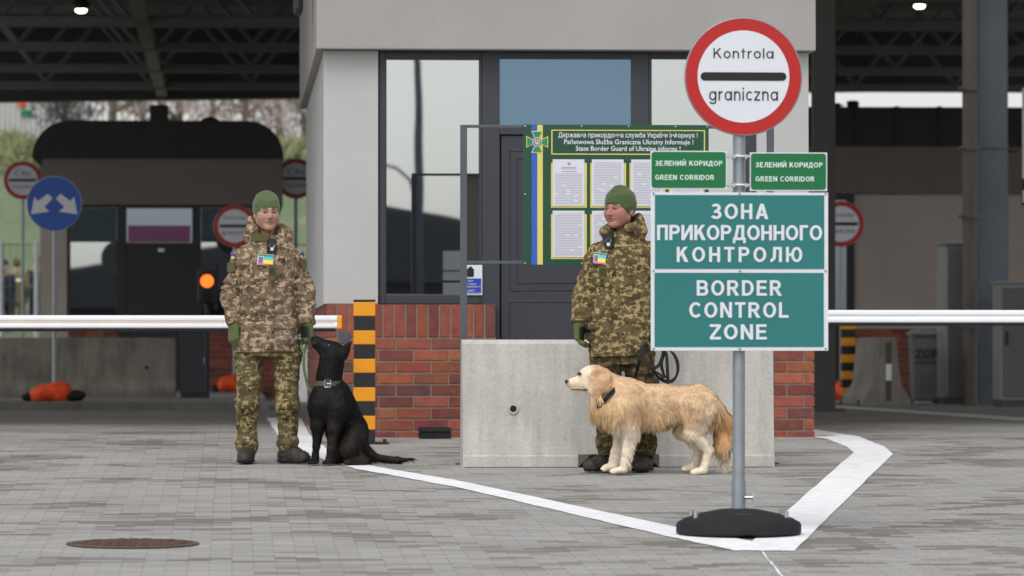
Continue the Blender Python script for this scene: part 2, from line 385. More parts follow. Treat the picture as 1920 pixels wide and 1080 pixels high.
# ================================================================== THE SETTING
def mat_paving():
    t = NT('concrete_pavers'); tc, o = t.obj(); sp = t.n('SeparateXYZ'); t.l(tc, o, sp, 0)
    x, y = (sp, 0), (sp, 1)
    row = t.math('FLOOR', t.math('DIVIDE', y, .1)); par = t.math('FLOORED_MODULO', row, 2.0)
    xs = t.math('DIVIDE', t.math('ADD', x, t.math('MULTIPLY', par, .1)), .2); colm = t.math('FLOOR', xs)
    fx = t.math('MULTIPLY', t.math('SUBTRACT', xs, colm), .2); fy = t.math('MULTIPLY', t.math('SUBTRACT', t.math('DIVIDE', y, .1), row), .1)
    ex = t.math('MINIMUM', fx, t.math('SUBTRACT', .2, fx)); ey = t.math('MINIMUM', fy, t.math('SUBTRACT', .1, fy))
    jn = t.math('LESS_THAN', t.math('MINIMUM', ex, t.math('MULTIPLY', ey, 1.6)), .0034)
    cv = t.n('CombineXYZ'); t.l(*colm, cv, 0); t.l(*row, cv, 1)
    wn_ = t.n('TexWhiteNoise', noise_dimensions='2D'); t.l(cv, 0, wn_, 'Vector')
    cell = t.n('CombineXYZ'); t.l(*t.math('MULTIPLY', colm, .2), cell, 0); t.l(*t.math('MULTIPLY', row, .1), cell, 1)
    big = t.noise(.9, 4, .6, vec=(cell, 0)); mid = t.noise(4.5, 3, .6, vec=(cell, 0)); fine = t.noise(60, 4, .65)
    # damp, darker single pavers in drifts
    damp = t.math('ADD', t.math('ADD', t.math('MULTIPLY', (big, 0), 1.35), t.math('MULTIPLY', (mid, 0), .75)), t.math('MULTIPLY', (wn_, 0), .22))
    df = t.n('MapRange'); df.inputs[1].default_value = 1.19; df.inputs[2].default_value = 1.33; t.l(*damp, df, 0)
    base = t.ramp(wn_, [(0, lin(150, 148, 144)), (.5, lin(158, 156, 152)), (1, lin(164, 162, 158))])
    drk = t.ramp(mid, [(.35, lin(98, 92, 83)), (.65, lin(121, 115, 106))])
    c = t.mix(t.math('MULTIPLY', (df, 0), .9), (base, 0), (drk, 0))
    g = t.ramp(fine, [(.3, (.84,)*3), (.65, (1.06,)*3)]); c = t.mix(1.0, c, (g, 0), 'MULTIPLY')
    c = t.mix(t.math('MULTIPLY', jn, .5), c, lin(96, 94, 92))
    t.set(Base_Color=c, Roughness=t.math('SUBTRACT', .82, t.math('MULTIPLY', (df, 0), .2)))
    h = t.math('SUBTRACT', t.math('ADD', t.math('MULTIPLY', (fine, 0), .25), t.math('MULTIPLY', (wn_, 0), .35)), jn)
    b = t.n('Bump'); b.inputs['Strength'].default_value = .35; b.inputs['Distance'].default_value = .004; t.l(*h, b, 'Height'); t.l(b, 0, t.bsdf, 'Normal')
    return t.mat
def mat_floor():
    t = NT('lane_concrete'); n = t.noise(.7, 6, .62); f = t.noise(40, 3, .6)
    r = t.ramp(n, [(.3, lin(112, 108, 102)), (.7, lin(142, 138, 132))]); g = t.ramp(f, [(.3, (.86,)*3), (.7, (1.05,)*3)])
    t.set(Base_Color=t.mix(1.0, (r, 0), (g, 0), 'MULTIPLY'), Roughness=.75); t.bump(f, .2, .004); return t.mat
PAVE, FLOOR = mat_paving(), mat_floor()
YL = 39.0
m = MB(); ys = [-400, 0, CREASE, YL]; xs = [-300, -20, 20, 300]
for i in range(3):
    for j in range(3):
        m.add([(xs[j], ys[i], gz(ys[i])), (xs[j+1], ys[i], gz(ys[i])), (xs[j+1], ys[i+1], gz(ys[i+1])), (xs[j], ys[i+1], gz(ys[i+1]))], [(0,1,2,3)])
tag(m.build('pavement', PAVE), kind='structure')
m = MB(); m.add([(-300, YL, 0), (300, YL, 0), (300, 1500, 0), (-300, 1500, 0)], [(0,1,2,3)])
tag(m.build('road', FLOOR), kind='structure')
# kerbed island under the rear booth
m = MB(); k0 = at_d(-300, 700, 48.5).x; k1 = at_d(452, 700, 48.5).x
m.box((k0, 48.4, -.05), (k1, 48.58, .088), .012, 0); m.box((k0, 48.584, -.05), (k1+.3, 84, .085), 0, 1)
tag(m.build('kerb', [mat_concrete('kerb_concrete', lin(112, 108, 102), .8), FLOOR]), kind='structure')

def strip(name, pairs, mat, sub=16, jit=1.2, lift=.004):
    V, Fc = [], []
    for i in range(len(pairs)-1):
        (a, b), (c, d) = pairs[i], pairs[i+1]
        for k in range(sub + (i == len(pairs)-2)):
            u = k/sub
            for p, q in ((a, c), (b, d)):
                w = gnd(p[0]+(q[0]-p[0])*u+random.uniform(-jit, jit), p[1]+(q[1]-p[1])*u+random.uniform(-jit, jit)*.35)
                V.append((w.x, w.y, gz(w.y)+lift))
    for i in range(len(V)//2-1): Fc.append((2*i, 2*i+1, 2*i+3, 2*i+2))
    m = MB(); m.add(V, Fc); return tag(m.build(name, mat), kind='structure')
def mat_roadpaint():
    t = NT('road_paint'); n = t.noise(9, 5, .65); tc, o = t.obj()
    r = t.ramp(n, [(.3, lin(226, 226, 227)), (.6, lin(246, 246, 247))]); sp = t.n('SeparateXYZ'); t.l(tc, o, sp, 0)
    row = t.math('FRACT', t.math('DIVIDE', (sp, 1), .1)); jn = t.math('LESS_THAN', row, .07)
    n3 = t.math('GREATER_THAN', (t.noise(26, 2, .5), 0), .56)
    c = t.mix(t.math('MULTIPLY', t.math('MULTIPLY', jn, n3), .55), (r, 0), lin(140, 140, 142))
    t.set(Base_Color=c, Roughness=.6); t.bump(t.noise(70, 3, .6), .3, .003); return t.mat
RPAINT = mat_roadpaint()
strip('road_marking', [((566,786),(500,784)), ((580,815),(520,816)), ((622,850),(568,852)), ((690,873),(668,880)), ((860,902),(860,915)),
   ((1267,989),(1240,1004)), ((1330,1001),(1375,1033)), ((1410,1016),(1489,1034)), ((1601,849),(1674,852)), ((1590,840),(1659,839)), ((1552,824),(1609,819)), ((1500,815),(1526,806))], RPAINT)
strip('road_marking', [((1480,755),(1480,759)), ((1700,769),(1700,775)), ((2000,789),(2000,796))], mat_plain('worn_road_paint', lin(190,188,184), .8, 0, .3, 5), 6, .4)
strip('paint_drip', [((1428,1036),(1431,1036)), ((1440,1052),(1443,1052)), ((1452,1066),(1456,1066)), ((1466,1084),(1470,1084))], RPAINT, 5, 1.2)

# manhole
c = gnd(249, 1021); rot = Matrix.Rotation(math.atan(.02618), 4, 'X')
mh = thing('manhole_cover', 'round rusty brown manhole cover set flush in the grey pavers', 'manhole cover', (c.x, c.y, gz(c.y)+.004)); mh.rotation_euler = (math.atan(.02618), 0, 0)
RUST = mat_plain('rusty_iron', lin(92, 70, 62), .8, .3, .35, 14, .5, 60)
m = MB(); m.lathe([(.322, 0), (.322, .004), (.292, .006), (.29, .002)], 48); m.build('rim', mat_plain('iron_rim', lin(96, 84, 70), .8, .3, .3, 20), mh)
m = MB(); m.lathe([(.288, 0), (.288, .006), (0, .006)], 48)
for i in range(-4, 5):
    for j in range(-4, 5):
        if math.hypot(i, j) < 4.4: m.box((i*.06-.02, j*.06-.012, .006), (i*.06+.02, j*.06+.012, .0105), .002)
m.build('lid', RUST, mh)

# ================================================================== FRONT BOOTH
YW = 33.4
def W(px, py, y=YW): return at_y(px, py, y)
def wx(px, y=YW): return at_y(px, 540, y).x
def wz(py, y=YW): return at_y(960, py, y).z
booth = thing('checkpoint_booth', 'pale stuccoed checkpoint booth with red brick plinth and dark glazed front', 'booth', (wx(1060), YW, 0))
BO = booth.location
def bparent(o):
    o.parent = booth; o.matrix_parent_inverse = Matrix.Translation(-BO); return o
y0 = 33.30; yb = 41.3
xl, xr = wx(606.5, y0), wx(1516.5, y0); zs = wz(571, y0); zt = wz(96, y0)
m = MB(); xa = wx(709, y0); xb = wx(1419, y0)
m.box((xl, y0, zs+.003), (xa, y0+.34, zt), .006)                 # left pier
m.box((xb, y0, zs+.003), (xr, y0+.34, zt), .006)                 # right pier
m.box((xl+.004, y0+.343, zs+.003), (xl+.24, yb, zt)); m.box((xr-.24, y0+.343, zs+.003), (xr-.004, yb, zt)); m.box((xl+.244, yb-.2, 0), (xr-.244, yb, zt))
bparent(m.build('wall', STUCCO))
yf = 33.16; m = MB()
m.box((wx(593, yf), yf, zt+.004), (wx(1530, yf), yb+.1, zt+1.5), .006)
bparent(m.build('fascia', STUCCO2))
m = MB(); m.box((wx(551, yf+1.2), yf+1.2, wz(27, yf+1.2)), (wx(568, yf+1.2), yf+1.6, wz(-60, yf+1.2)), .04); bparent(m.build('gutter', BLACK_PAINT))
# brick plinth, brick by brick
PAL = [lin(*c)[:3] for c in ((152,86,66), (136,75,61), (116,66,60), (104,65,65), (144,82,65), (122,72,67))]
GREYB = lin(82, 86, 96)[:3]
MORT = mat_plain('mortar', lin(134, 122, 107), .95, 0, .12, 20, .3, 90)
def bricks(x0, x1, yface, greys=()):
    m = MB(); top = zs; sol = zs-.255; L, H, J = .26, .0862, .011
    n = max(1, round((x1-x0)/H)); w = (x1-x0)/n
    for i in range(n):
        c = random.choice(PAL); m.box((x0+i*w+J/2, yface, sol+J), (x0+(i+1)*w-J/2, yface+.1, top), .004, col=[q*random.uniform(.85, 1.12) for q in c], seg=1)
    z = sol; r = 0
    while z > -.05:
        x = x0-(L/2 if r % 2 else 0)
        while x < x1-.004:
            a, b = max(x, x0), min(x+L, x1)
            if b-a > .03:
                c = random.choice(PAL); m.box((a+(J/2 if a > x0 else 0), yface, z-H+J), (b-(J/2 if b < x1 else 0), yface+.1, z), .004, col=[q*random.uniform(.85, 1.12) for q in c], seg=1)
            x += L
        z -= H; r += 1
    for (a, b, c, d) in greys: m.box((a, yface-.004, c), (b, yface+.05, d), .004, col=GREYB, seg=1)
    return m
yp = 33.245
g = [(wx(634, yp), wx(658, yp), wz(644, yp), wz(622, yp)), (wx(648, yp), wx(661, yp), wz(738, yp), wz(722, yp))]
pl = bparent(bricks(wx(611, yp), wx(930, yp), yp, g).build('brick_plinth', BRICK, colors=True))
m = MB(); m.box((wx(611, yp)+.01, yp+.008, -.05), (wx(930, yp)-.004, yp+.25, zs-.002)); o = m.build('mortar_bed', MORT, pl)
pr = bparent(bricks(wx(1215, yp), wx(1527, yp), yp).build('brick_plinth', BRICK, colors=True))
m = MB(); m.box((wx(1215, yp)+.004, yp+.008, -.05), (wx(1527, yp)-.01, yp+.25, zs-.002)); m.build('mortar_bed', MORT, pr)
# side faces of the plinth (running back)
for px, sgn in ((611, 1), (1527, -1)):
    m = MB(); xx = wx(px, yp); z = zs; r = 0
    while z > -.05:
        yy = yp+.105-(.13 if r % 2 else 0)
        while yy < yb:
            a, b = max(yy, yp+.105), yy+.26; c = random.choice(PAL)
            m.box((min(xx, xx+sgn*.1), a+.004, z-.075), (max(xx, xx+sgn*.1), b-.006, z), .004, col=c, seg=1); yy += .26
        z -= .0862; r += 1
    sp_ = bparent(m.build('brick_plinth', BRICK, colors=True))
    m = MB(); m.box((min(xx+sgn*.008, xx+sgn*.09), yp+.26, -.05), (max(xx+sgn*.008, xx+sgn*.09), yb, zs-.002)); m.build('mortar_bed', MORT, sp_)
def window(px0, px1, py0, py1, parent, y, fw=None, pane=GLASS, fr=DARK_FRAME, ppx=None, nm='window', par=bparent):
    """frame outer box in pixels, pane box in pixels"""
    X0, X1, Z1, Z0 = wx(px0, y), wx(px1, y), wz(py0, y), wz(py1, y)
    a, b, c, d = ppx; A, B, D, C = wx(a, y), wx(b, y), wz(c, y), wz(d, y)
    m = MB()
    m.box((X0, y, Z0), (A, y+.09, Z1), .004); m.box((B, y, Z0), (X1, y+.09, Z1), .004)
    m.box((A+.001, y+.001, D), (B-.001, y+.088, Z1-.001), .003); m.box((A+.001, y+.001, Z0+.001), (B-.001, y+.088, C), .003)
    m.tube([(A, y+.03, C), (A, y+.03, D), (B, y+.03, D), (B, y+.03, C), (A, y+.03, C)], .008, 6)
    f = par(m.build(nm, fr))
    m = MB(); m.box((A-.01, y+.035, C-.01), (B+.01, y+.055, D+.01)); m.build('pane', pane, f)
    return f
window(711, 903, 97, 570, booth, YW-.06, ppx=(723, 900, 112, 553))
window(1217, 1419, 95, 570, booth, YW-.06, ppx=(1221, 1400, 109, 553))
# door: frame, transom, leaf, side panel
dy = YW-.055; m = MB()
X0, X1 = wx(903.5, dy), wx(1216.5, dy); Zt = wz(97, dy)
m.box((X0, dy, 0), (wx(937, dy), dy+.09, Zt), .004); m.box((wx(1184, dy), dy, 0), (X1, dy+.09, Zt), .004)
m.box((wx(937, dy)+.001, dy+.001, wz(110, dy)), (wx(1184, dy)-.001, dy+.088, Zt-.001), .003)
m.box((wx(937, dy)+.001, dy+.001, wz(252, dy)), (wx(1184, dy)-.001, dy+.088, wz(235, dy)), .003)
df_ = bparent(m.build('door_frame', DARK_FRAME))
m = MB(); m.box((wx(937, dy), dy+.03, wz(236, dy)), (wx(1184, dy), dy+.05, wz(108, dy))); m.build('transom_pane', GLASS_BLUE, df_)
dl = MB(); A, B = wx(940, dy), wx(1182, dy); C, D = .03, wz(254, dy)
dl.box((A, dy+.02, C), (B, dy+.06, D), .004)
for (a, b, c, d) in ((956, 1166, 282, 545), (970, 1152, 296, 531), (956, 1166, 565, 760)):
    dl.tube([(wx(a, dy), dy+.02, wz(c, dy)), (wx(b, dy), dy+.02, wz(c, dy)), (wx(b, dy), dy+.02, wz(d, dy)), (wx(a, dy), dy+.02, wz(d, dy)), (wx(a, dy), dy+.02, wz(c, dy))], .007, 6)
door = bparent(dl.build('door', mat_plain('anthracite_door', lin(51, 54, 61), .5, 0, .05, 2)))
m = MB(); m.tube([(wx(1165, dy), dy+.02, .95), (wx(1165, dy), dy-.05, .95), (wx(1150, dy), dy-.05, .95)], .009, 8); m.build('handle', GREY_STEEL, door)

# surveillance notice on the frame
sgn = thing('surveillance_notice', 'small white and blue camera notice stuck on the dark frame beside the door', 'notice', (wx(889, 33.3), 33.325, wz(525, 33.3)))
m = MB(); x0_, x1_ = -.075, .062; z0_, z1_ = -.112, .112
m.box((x0_, 0, z0_), (x1_, .006, z1_), .001); m.build('plate', WHITE_SIGN, sgn)
m = MB(); m.box((x0_+.006, -.002, z0_+.008), (x1_-.008, -.0005, .012)); m.build('blue_field', mat_plain('blue_notice_film', lin(40, 62, 160), .4, 0, .03), sgn)
m = MB(); m.prism(rrect(-.052, .0, .022, .085, .008), -.002, -.0005); m.prism([(x*.016-.026, z*.016+.085) for x, z in [(math.cos(k*.3), math.sin(k*.3)) for k in range(21)]], -.0021, -.0006); m.build('camera_pictogram', BLACK_FILM, sgn)
m = MB()
for s, a, b, zb in (('ОБ’ЄКТ', -.045, -.005, -.012), ('Вас знімають', -.066, .02, -.034), ('і відеофіксують', -.066, .05, -.054), ('OBIEKT', -.055, .01, -.084), ('videomonitoring', -.066, .05, -.102)):
    lettering_small(m, s, a, b, zb, zb+.011, -.003, .01)
m.build('lettering', WHITE_SIGN, sgn)

# ================================================================== CANOPY over the lanes
def CX(px, d): return at_d(px, 540, d).x
can = thing('canopy', 'dark steel canopy roof with lattice trusses spanning the lanes above the booths', 'canopy', (0, 60, 0))
def cparent(o): o.parent = can; o.matrix_parent_inverse = Matrix.Translation((0, -60, 0)); return o
HT, HB, YE = 6.85, 5.50, 85.5; CX0, CX1 = -9, 19  # unseen sides trimmed to let more light in under the roof
m = MB()
for ya_, yb_ in ((34.0, 49), (53.5, YE)): m.box((CX0, ya_, HT), (CX1, yb_, HT+.25))  # open strip added in the unseen deck so daylight reaches the rear booths
for k in range(60):
    yy = 35+k*.85
    m.box((CX0, yy, HT-.05), (CX1, yy+.28, HT-.002))
cparent(m.build('roof_deck', DECK))
m = MB(); m.box((CX0, 33.6, HT-.15), (CX1, 33.95, HT+.6)); cparent(m.build('front_fascia', STEEL_DK))
m = MB(); ea, eb = at_d(0, 181.5, YE).z-.12, at_d(1920, 163, YE).z+.0; xa_, xb_ = at_d(0, 180, YE).x, at_d(1920, 180, YE).x; sl_ = (eb-ea)/(xb_-xa_); zl = lambda x: ea+(x-xa_)*sl_
m.prism([(CX0, zl(CX0)+.24), (CX1, zl(CX1)+.24), (CX1, HT+.5), (CX0, HT+.5)], YE+.02, YE+.3, 'y'); m.prism([(CX0, zl(CX0)), (CX1, zl(CX1)), (CX1, zl(CX1)+.235), (CX0, zl(CX0)+.235)], YE-.1, YE+.35, 'y')
cparent(m.build('rear_fascia', mat_plain('rear_fascia_steel', lin(70, 69, 70), .6, .2, .08)))
for j, yy in enumerate((46, 54, 61, 66.5, 72, 77.5, 82.5)):
    m = MB(); zb, zt_ = HB+.02, HT-.18
    m.box((CX0, yy-.07, zb-.07), (CX1, yy+.07, zb+.07)); m.box((CX0, yy-.08, zt_-.08), (CX1, yy+.08, zt_+.08))
    n = 15; w = (CX1-CX0)/n
    for i in range(n):
        xa_, xm_, xb_ = CX0+i*w, CX0+(i+.5)*w, CX0+(i+1)*w
        m.tube([(xa_, yy, zb+.07), (xm_-.1, yy, zt_-.08)], .045, 6); m.tube([(xm_+.1, yy, zt_-.08), (xb_, yy, zb+.07)], .045, 6)
    cparent(m.build('truss', STEEL_DK))
for px in (275, 1130, 1500):                                # beams running back between the trusses
    m = MB(); xx = CX(px, 70); m.box((xx-.1, 44, HB-.02), (xx+.1, YE-.15, HB+.2)); cparent(m.build('long_beam', mat_plain('pale_beam_steel', lin(120, 118, 116), .6, .2, .08) if px == 275 else STEEL_DK))
for px, py, d, hw in ((1551, 700, 47, .115),):
    m = MB(); xx = CX(px, d); m.box((xx-hw, d-.1, 0), (xx+hw, d+.1, HT-.1), .006); m.box((xx-.2, d-.2, 0), (xx+.2, d+.2, .03), .004); cparent(m.build('column', mat_plain('brown_grey_steel', lin(84, 80, 76), .6, .2, .08)))
m = MB(); xx = CX(1872, 52.5); w = .17                     # H-section column
m.box((xx-w, 52.4, 0), (xx+w, 52.425, HT-.1)); m.box((xx-.015, 52.43, 0), (xx+.015, 52.75, HT-.1)); m.box((xx-w, 52.755, 0), (xx+w, 52.78, HT-.1)); m.box((xx-.28, 52.2, 0), (xx+.28, 52.95, .03))
m.box((xx-w-.004, 52.385, wz(275, 52.4)), (xx+w+.004, 52.398, wz(270, 52.4)))
cparent(m.build('column', STEEL_BL))
m = MB(); xx = CX(1831, 52.2); m.tube([(xx, 52.2, 0), (xx, 52.2, HT-.1)], .092, 20)
for zz in (.9, 2.2, 3.0, 3.7): m.lathe([(.094, zz), (.112, zz), (.112, zz+.05), (.094, zz+.05)], 20, (xx, 52.2, 0)); m.tube([(xx-.1, 52.12, zz+.02), (xx-.15, 52.1, zz+.02)], .018, 6)
cparent(m.build('downpipe', mat_plain('brown_downpipe', lin(106, 100, 92), .5, .1, .06)))
m = MB(); xx = CX(1904, 52.6); m.tube([(xx, 52.9, 0), (xx, 52.9, HT-.1)], .05, 12); m.tube([(xx-.3, 52.8, wz(280, 52.8)), (xx+.15, 52.8, wz(280, 52.8))], .02, 8); cparent(m.build('downpipe', mat_plain('brown_downpipe_dark', lin(70, 64, 58), .5, .1, .06)))
LAMP = mat_emit('lamp_glow', (1, .90, .62, 1), 5)
def ceil_lamp(px, py, d, lab):
    p = at_d(px, py, d); t = thing('ceiling_lamp', lab, 'lamp', p, group='ceiling lamps under the canopy')
    m = MB(); m.lathe([(.0, -.035), (.05, -.03), (.078, -.008), (.08, .02), (0, .02)], 24); m.build('diffuser', LAMP, t)
    m = MB(); m.lathe([(.12, .022), (.13, .07), (.08, .16), (.02, HT-p.z-.06)], 20); m.build('housing', BLACK_PAINT, t)
ceil_lamp(152, 20, 63, 'glowing ceiling lamp hanging at the left, above the blue arrow sign')
ceil_lamp(1724, 12, 64, 'glowing ceiling lamp hanging at the right, above the sky gap')

# ================================================================== IMPLICIT SURFACES (soft bodies, cloth, animals)
_LAT = np.random.default_rng(3).random((32,32,32)).astype(np.float32)*2-1
def vnoise(P):
    i = np.floor(P).astype(np.int64); f = (P-i).astype(np.float32); f = f*f*(3-2*f); i &= 31; j = (i+1) & 31
    x0, y0_, z0 = i[...,0], i[...,1], i[...,2]; x1, y1, z1 = j[...,0], j[...,1], j[...,2]; fx, fy, fz = f[...,0], f[...,1], f[...,2]
    def L(a, b, t): return a+(b-a)*t
    return L(L(L(_LAT[x0,y0_,z0], _LAT[x1,y0_,z0], fx), L(_LAT[x0,y1,z0], _LAT[x1,y1,z0], fx), fy),
             L(L(_LAT[x0,y0_,z1], _LAT[x1,y0_,z1], fx), L(_LAT[x0,y1,z1], _LAT[x1,y1,z1], fx), fy), fz)
class Imp:
    """smooth union of simple solids sampled on a grid, turned into one skin"""
    def __init__(s, h): s.h = h; s.p = []; s.mods = []
    def _add(s, fn, lo, hi, k, op): s.p.append((fn, np.array(lo, float), np.array(hi, float), k, op)); return s
    def seg(s, a, b, ra, rb=None, k=.02, op='+', sq=(1,1,1), flat=False):
        a, b = np.array(a, float), np.array(b, float); rb = ra if rb is None else rb; q = np.array(sq, float); r = max(ra, rb)*q.max()
        A, B = a/q, b/q; ab = B-A; L = max(float(ab@ab), 1e-9); mq = q.min()
        def fn(P):
            S = P/q; tt = ((S-A)@ab)/L; t = np.clip(tt, 0, 1); d = (np.linalg.norm(S-A-t[...,None]*ab, axis=-1)-(ra+(rb-ra)*t))*mq
            return np.maximum(d, (tt-1)*math.sqrt(L)*mq) if flat else d
        return s._add(fn, np.minimum(a, b)-r, np.maximum(a, b)+r, k, op)
    def ell(s, c, r, k=.02, op='+', rot=None):
        c = np.array(c, float); r = np.array(r, float); R_ = np.array(rot.to_3x3() if rot is not None and len(rot) == 4 else (rot if rot is not None else Matrix.Identity(3)))
        def fn(P):
            Q = (P-c)@R_; a = np.linalg.norm(Q/r, axis=-1); g = np.linalg.norm(Q/(r*r), axis=-1); return a*(a-1)/np.maximum(g, 1e-6)
        m = r.max(); return s._add(fn, c-m, c+m, k, op)
    def sect(s, S, k=.02, op='+', n=2.4):
        """stack of ovals (z, cx, cy, rx, ry)"""
        S = np.array(S, float); zz = S[:,0]
        def fn(P):
            z = P[0,0,:,2]; v = [np.interp(z, zz, S[:,i]) for i in range(1, 5)]
            X, Y = P[...,0]-v[0], P[...,1]-v[1]
            d = ((np.abs(X)/v[2])**n+(np.abs(Y)/v[3])**n)**(1/n)
            d = (d-1)*np.minimum(v[2], v[3]); dz = np.maximum(zz[0]-P[...,2], P[...,2]-zz[-1])
            return np.maximum(d, dz)
        lo = [(S[:,1]-S[:,3]).min(), (S[:,2]-S[:,4]).min(), zz[0]]; hi = [(S[:,1]+S[:,3]).max(), (S[:,2]+S[:,4]).max(), zz[-1]]
        return s._add(fn, lo, hi, k, op)
    def fnc(s, fn, lo, hi, k=.005, op='-'): return s._add(fn, lo, hi, k, op)
    def mod(s, fn): s.mods.append(fn); return s
    def mesh(s):
        h = s.h; ad = [p for p in s.p if p[4] == '+']
        lo = np.min([p[1] for p in ad], 0)-3*h-.02; hi = np.max([p[2] for p in ad], 0)+3*h+.02
        n = np.ceil((hi-lo)/h).astype(int)+1; G = np.full(n, .5, np.float32)
        ax = [lo[i]+h*np.arange(n[i]) for i in range(3)]
        for fn, a, b, k, op in s.p:
            m = k+3*h+.015; i0 = np.clip(np.floor((a-m-lo)/h).astype(int), 0, n-1); i1 = np.clip(np.ceil((b+m-lo)/h).astype(int)+1, 1, n)
            if np.any(i1 <= i0): continue
            P = np.stack(np.meshgrid(*[ax[i][i0[i]:i1[i]] for i in range(3)], indexing='ij'), -1)
            d = fn(P).astype(np.float32); sl_ = tuple(slice(i0[i], i1[i]) for i in range(3)); g = G[sl_]
            if op == '+':
                t = np.clip(.5+.5*(g-d)/k, 0, 1); G[sl_] = g*(1-t)+d*t-k*t*(1-t)
            elif op == '-':
                t = np.clip(.5-.5*(g+d)/k, 0, 1); G[sl_] = g*(1-t)-d*t+k*t*(1-t)
            else: G[sl_] = np.maximum(g, d)
        if s.mods:
            idx = np.argwhere(np.abs(G) < .04); P = lo+idx*h; v = G[tuple(idx.T)]
            for md in s.mods: v = v+md(P)
            G[tuple(idx.T)] = v
        for i in range(3):
            sl_ = [slice(None)]*3; sl_[i] = 0; G[tuple(sl_)] = .5; sl_[i] = -1; G[tuple(sl_)] = .5
        return snets(G, lo, h)
def snets(G, lo, h):
    S = G < 0; n = np.array(G.shape)-1
    cnt = sum(S[i:n[0]+i, j:n[1]+j, k:n[2]+k].astype(np.int8) for i in (0,1) for j in (0,1) for k in (0,1))
    cells = np.argwhere((cnt > 0) & (cnt < 8)); idm = np.full(n, -1, np.int64); idm[tuple(cells.T)] = np.arange(len(cells))
    cr = [(i,j,k) for i in (0,1) for j in (0,1) for k in (0,1)]
    val = np.stack([G[cells[:,0]+i, cells[:,1]+j, cells[:,2]+k] for i,j,k in cr], 1)
    acc = np.zeros((len(cells), 3)); num = np.zeros(len(cells))
    for a in range(8):
        for b in range(a+1, 8):
            if sum(abs(x-y) for x, y in zip(cr[a], cr[b])) != 1: continue
            va, vb = val[:,a], val[:,b]; x = (va < 0) != (vb < 0); t = va/np.where(va == vb, 1, va-vb)
            p = np.array(cr[a])+t[:,None]*(np.array(cr[b])-np.array(cr[a])); acc[x] += p[x]; num[x] += 1
    V = lo+h*(cells+acc/num[:,None]); Fs = []
    for axn in range(3):
        u, w = (axn+1) % 3, (axn+2) % 3
        sa = [slice(None)]*3; sb = [slice(None)]*3; sa[axn] = slice(0, -1); sb[axn] = slice(1, None)
        A, B = S[tuple(sa)], S[tuple(sb)]; e = np.argwhere(A != B)
        e = e[(e[:,u] > 0) & (e[:,w] > 0) & (e[:,u] < n[u]) & (e[:,w] < n[w])]
        fl = A[tuple(e.T)]; q = []
        for du, dw in ((-1,-1),(0,-1),(0,0),(-1,0)):
            c = e.copy(); c[:,u] += du; c[:,w] += dw; q.append(idm[tuple(c.T)])
        q = np.stack(q, 1); q[~fl] = q[~fl][:, ::-1]; Fs.append(q)
    return V, np.concatenate(Fs)

# ================================================================== SIGNS
def round_sign(par, cx, cz, R, y=-.045, lines=(), bar=True, nm='round_sign'):
    k = R/.30; m = MB(); m.lathe([(0, y+.0), (R, y+.0), (R*1.012, y+.003), (R*1.012, y+.014), (R*.985, y+.014), (R*.985, y+.004), (0, y+.004)], 72, (cx, 0, cz), axis='y')
    p = m.build(nm, GREY_STEEL, par, True)
    m = MB(); n = 72; o, i = disc(R*.992, n, cx, cz, y-.002), disc(R*.788, n, cx, cz, y-.002)
    m.add(o+i, [(j, n+j, n+(j+1) % n, (j+1) % n)[::-1] for j in range(n)]); m.build('red_border', RED_SIGN, p)
    m = MB(); m.poly(disc(R*.787, n, cx, cz, y-.002)); m.build('white_face', WHITE_SIGN, p)
    if bar: m = MB(); m.add([(a, y-.004, b) for a, b in rrect(cx-R*.735, cx+R*.735, cz-R*.072, cz+R*.072, R*.07)], [tuple(range(28))]); m.build('black_bar', BLACK_FILM, p)
    if lines:
        for s, hw, zb, hh, desc in lines: m = MB(); lettering(m, s, cx-hw*R, cx+hw*R, cz+zb*R, cz+(zb+hh)*R, y-.004, .125, .20); m.build('lettering', BLACK_FILM, p)
    return p
KG = (('Kontrola', .515, .31, .175, 0), ('graniczna', .59, -.41, .22, 0))

# ---- the big sign stand in front
S0 = 374.0; c = gnd(1385, 1003)
st = thing('sign_stand', 'galvanised sign stand on a round black rubber base carrying the large teal zone sign', 'sign', (c.x, c.y, gz(c.y)+.004))
sx = lambda px: (px-1385)/S0
sz = lambda py: (1003-py)/S0
m = MB(); m.lathe([(.300, 0), (.314, .008), (.314, .050), (.306, .062), (.27, .082), (.19, .107), (.10, .125), (.05, .129), (.0, .129)], 64)
rb = m.build('rubber_base', BLACK_RUBBER, st, True)
m = MB(); m.box((-.055, -.20, .092), (.065, -.172, .108), .004); m.build('handle_slot', BLACK_PAINT, rb)
for a in (205, 335, 25, 155): m = MB(); m.tube([(.25*math.cos(math.radians(a)), .25*math.sin(math.radians(a)), .085), (.25*math.cos(math.radians(a)), .25*math.sin(math.radians(a)), .118)], .012, 8); m.build('bolt', CHROME, rb, True)
m = MB(); m.tube([(.0, 0, .10), (.0, 0, .268)], .0355, 28); m.build('sleeve', GREY_STEEL, st, True)
m = MB(); m.tube([(.03, -.02, .185), (.07, -.035, .185)], .008, 8); m.box((.066, -.05, .165), (.074, -.02, .205), .003); m.build('wing_bolt', CHROME, st, True)
m = MB(); m.tube([(0, 0, .12), (0.005, 0, sz(50))], .0315, 28); m.build('pole', GREY_STEEL, st, True)
pn = round_sign(st, sx(1392.5), sz(144), .294, -.05, KG)
for py in (80, 210): m = MB(); m.box((sx(1330), -.03, sz(py)-.015), (sx(1450), -.012, sz(py)+.015), .003); m.lathe([(.033, -.01), (.038, -.01), (.038, .01), (.033, .01)], 20, (sx(1386.5), 0, sz(py))); m.build('mounting_rail', GREY_STEEL, st)
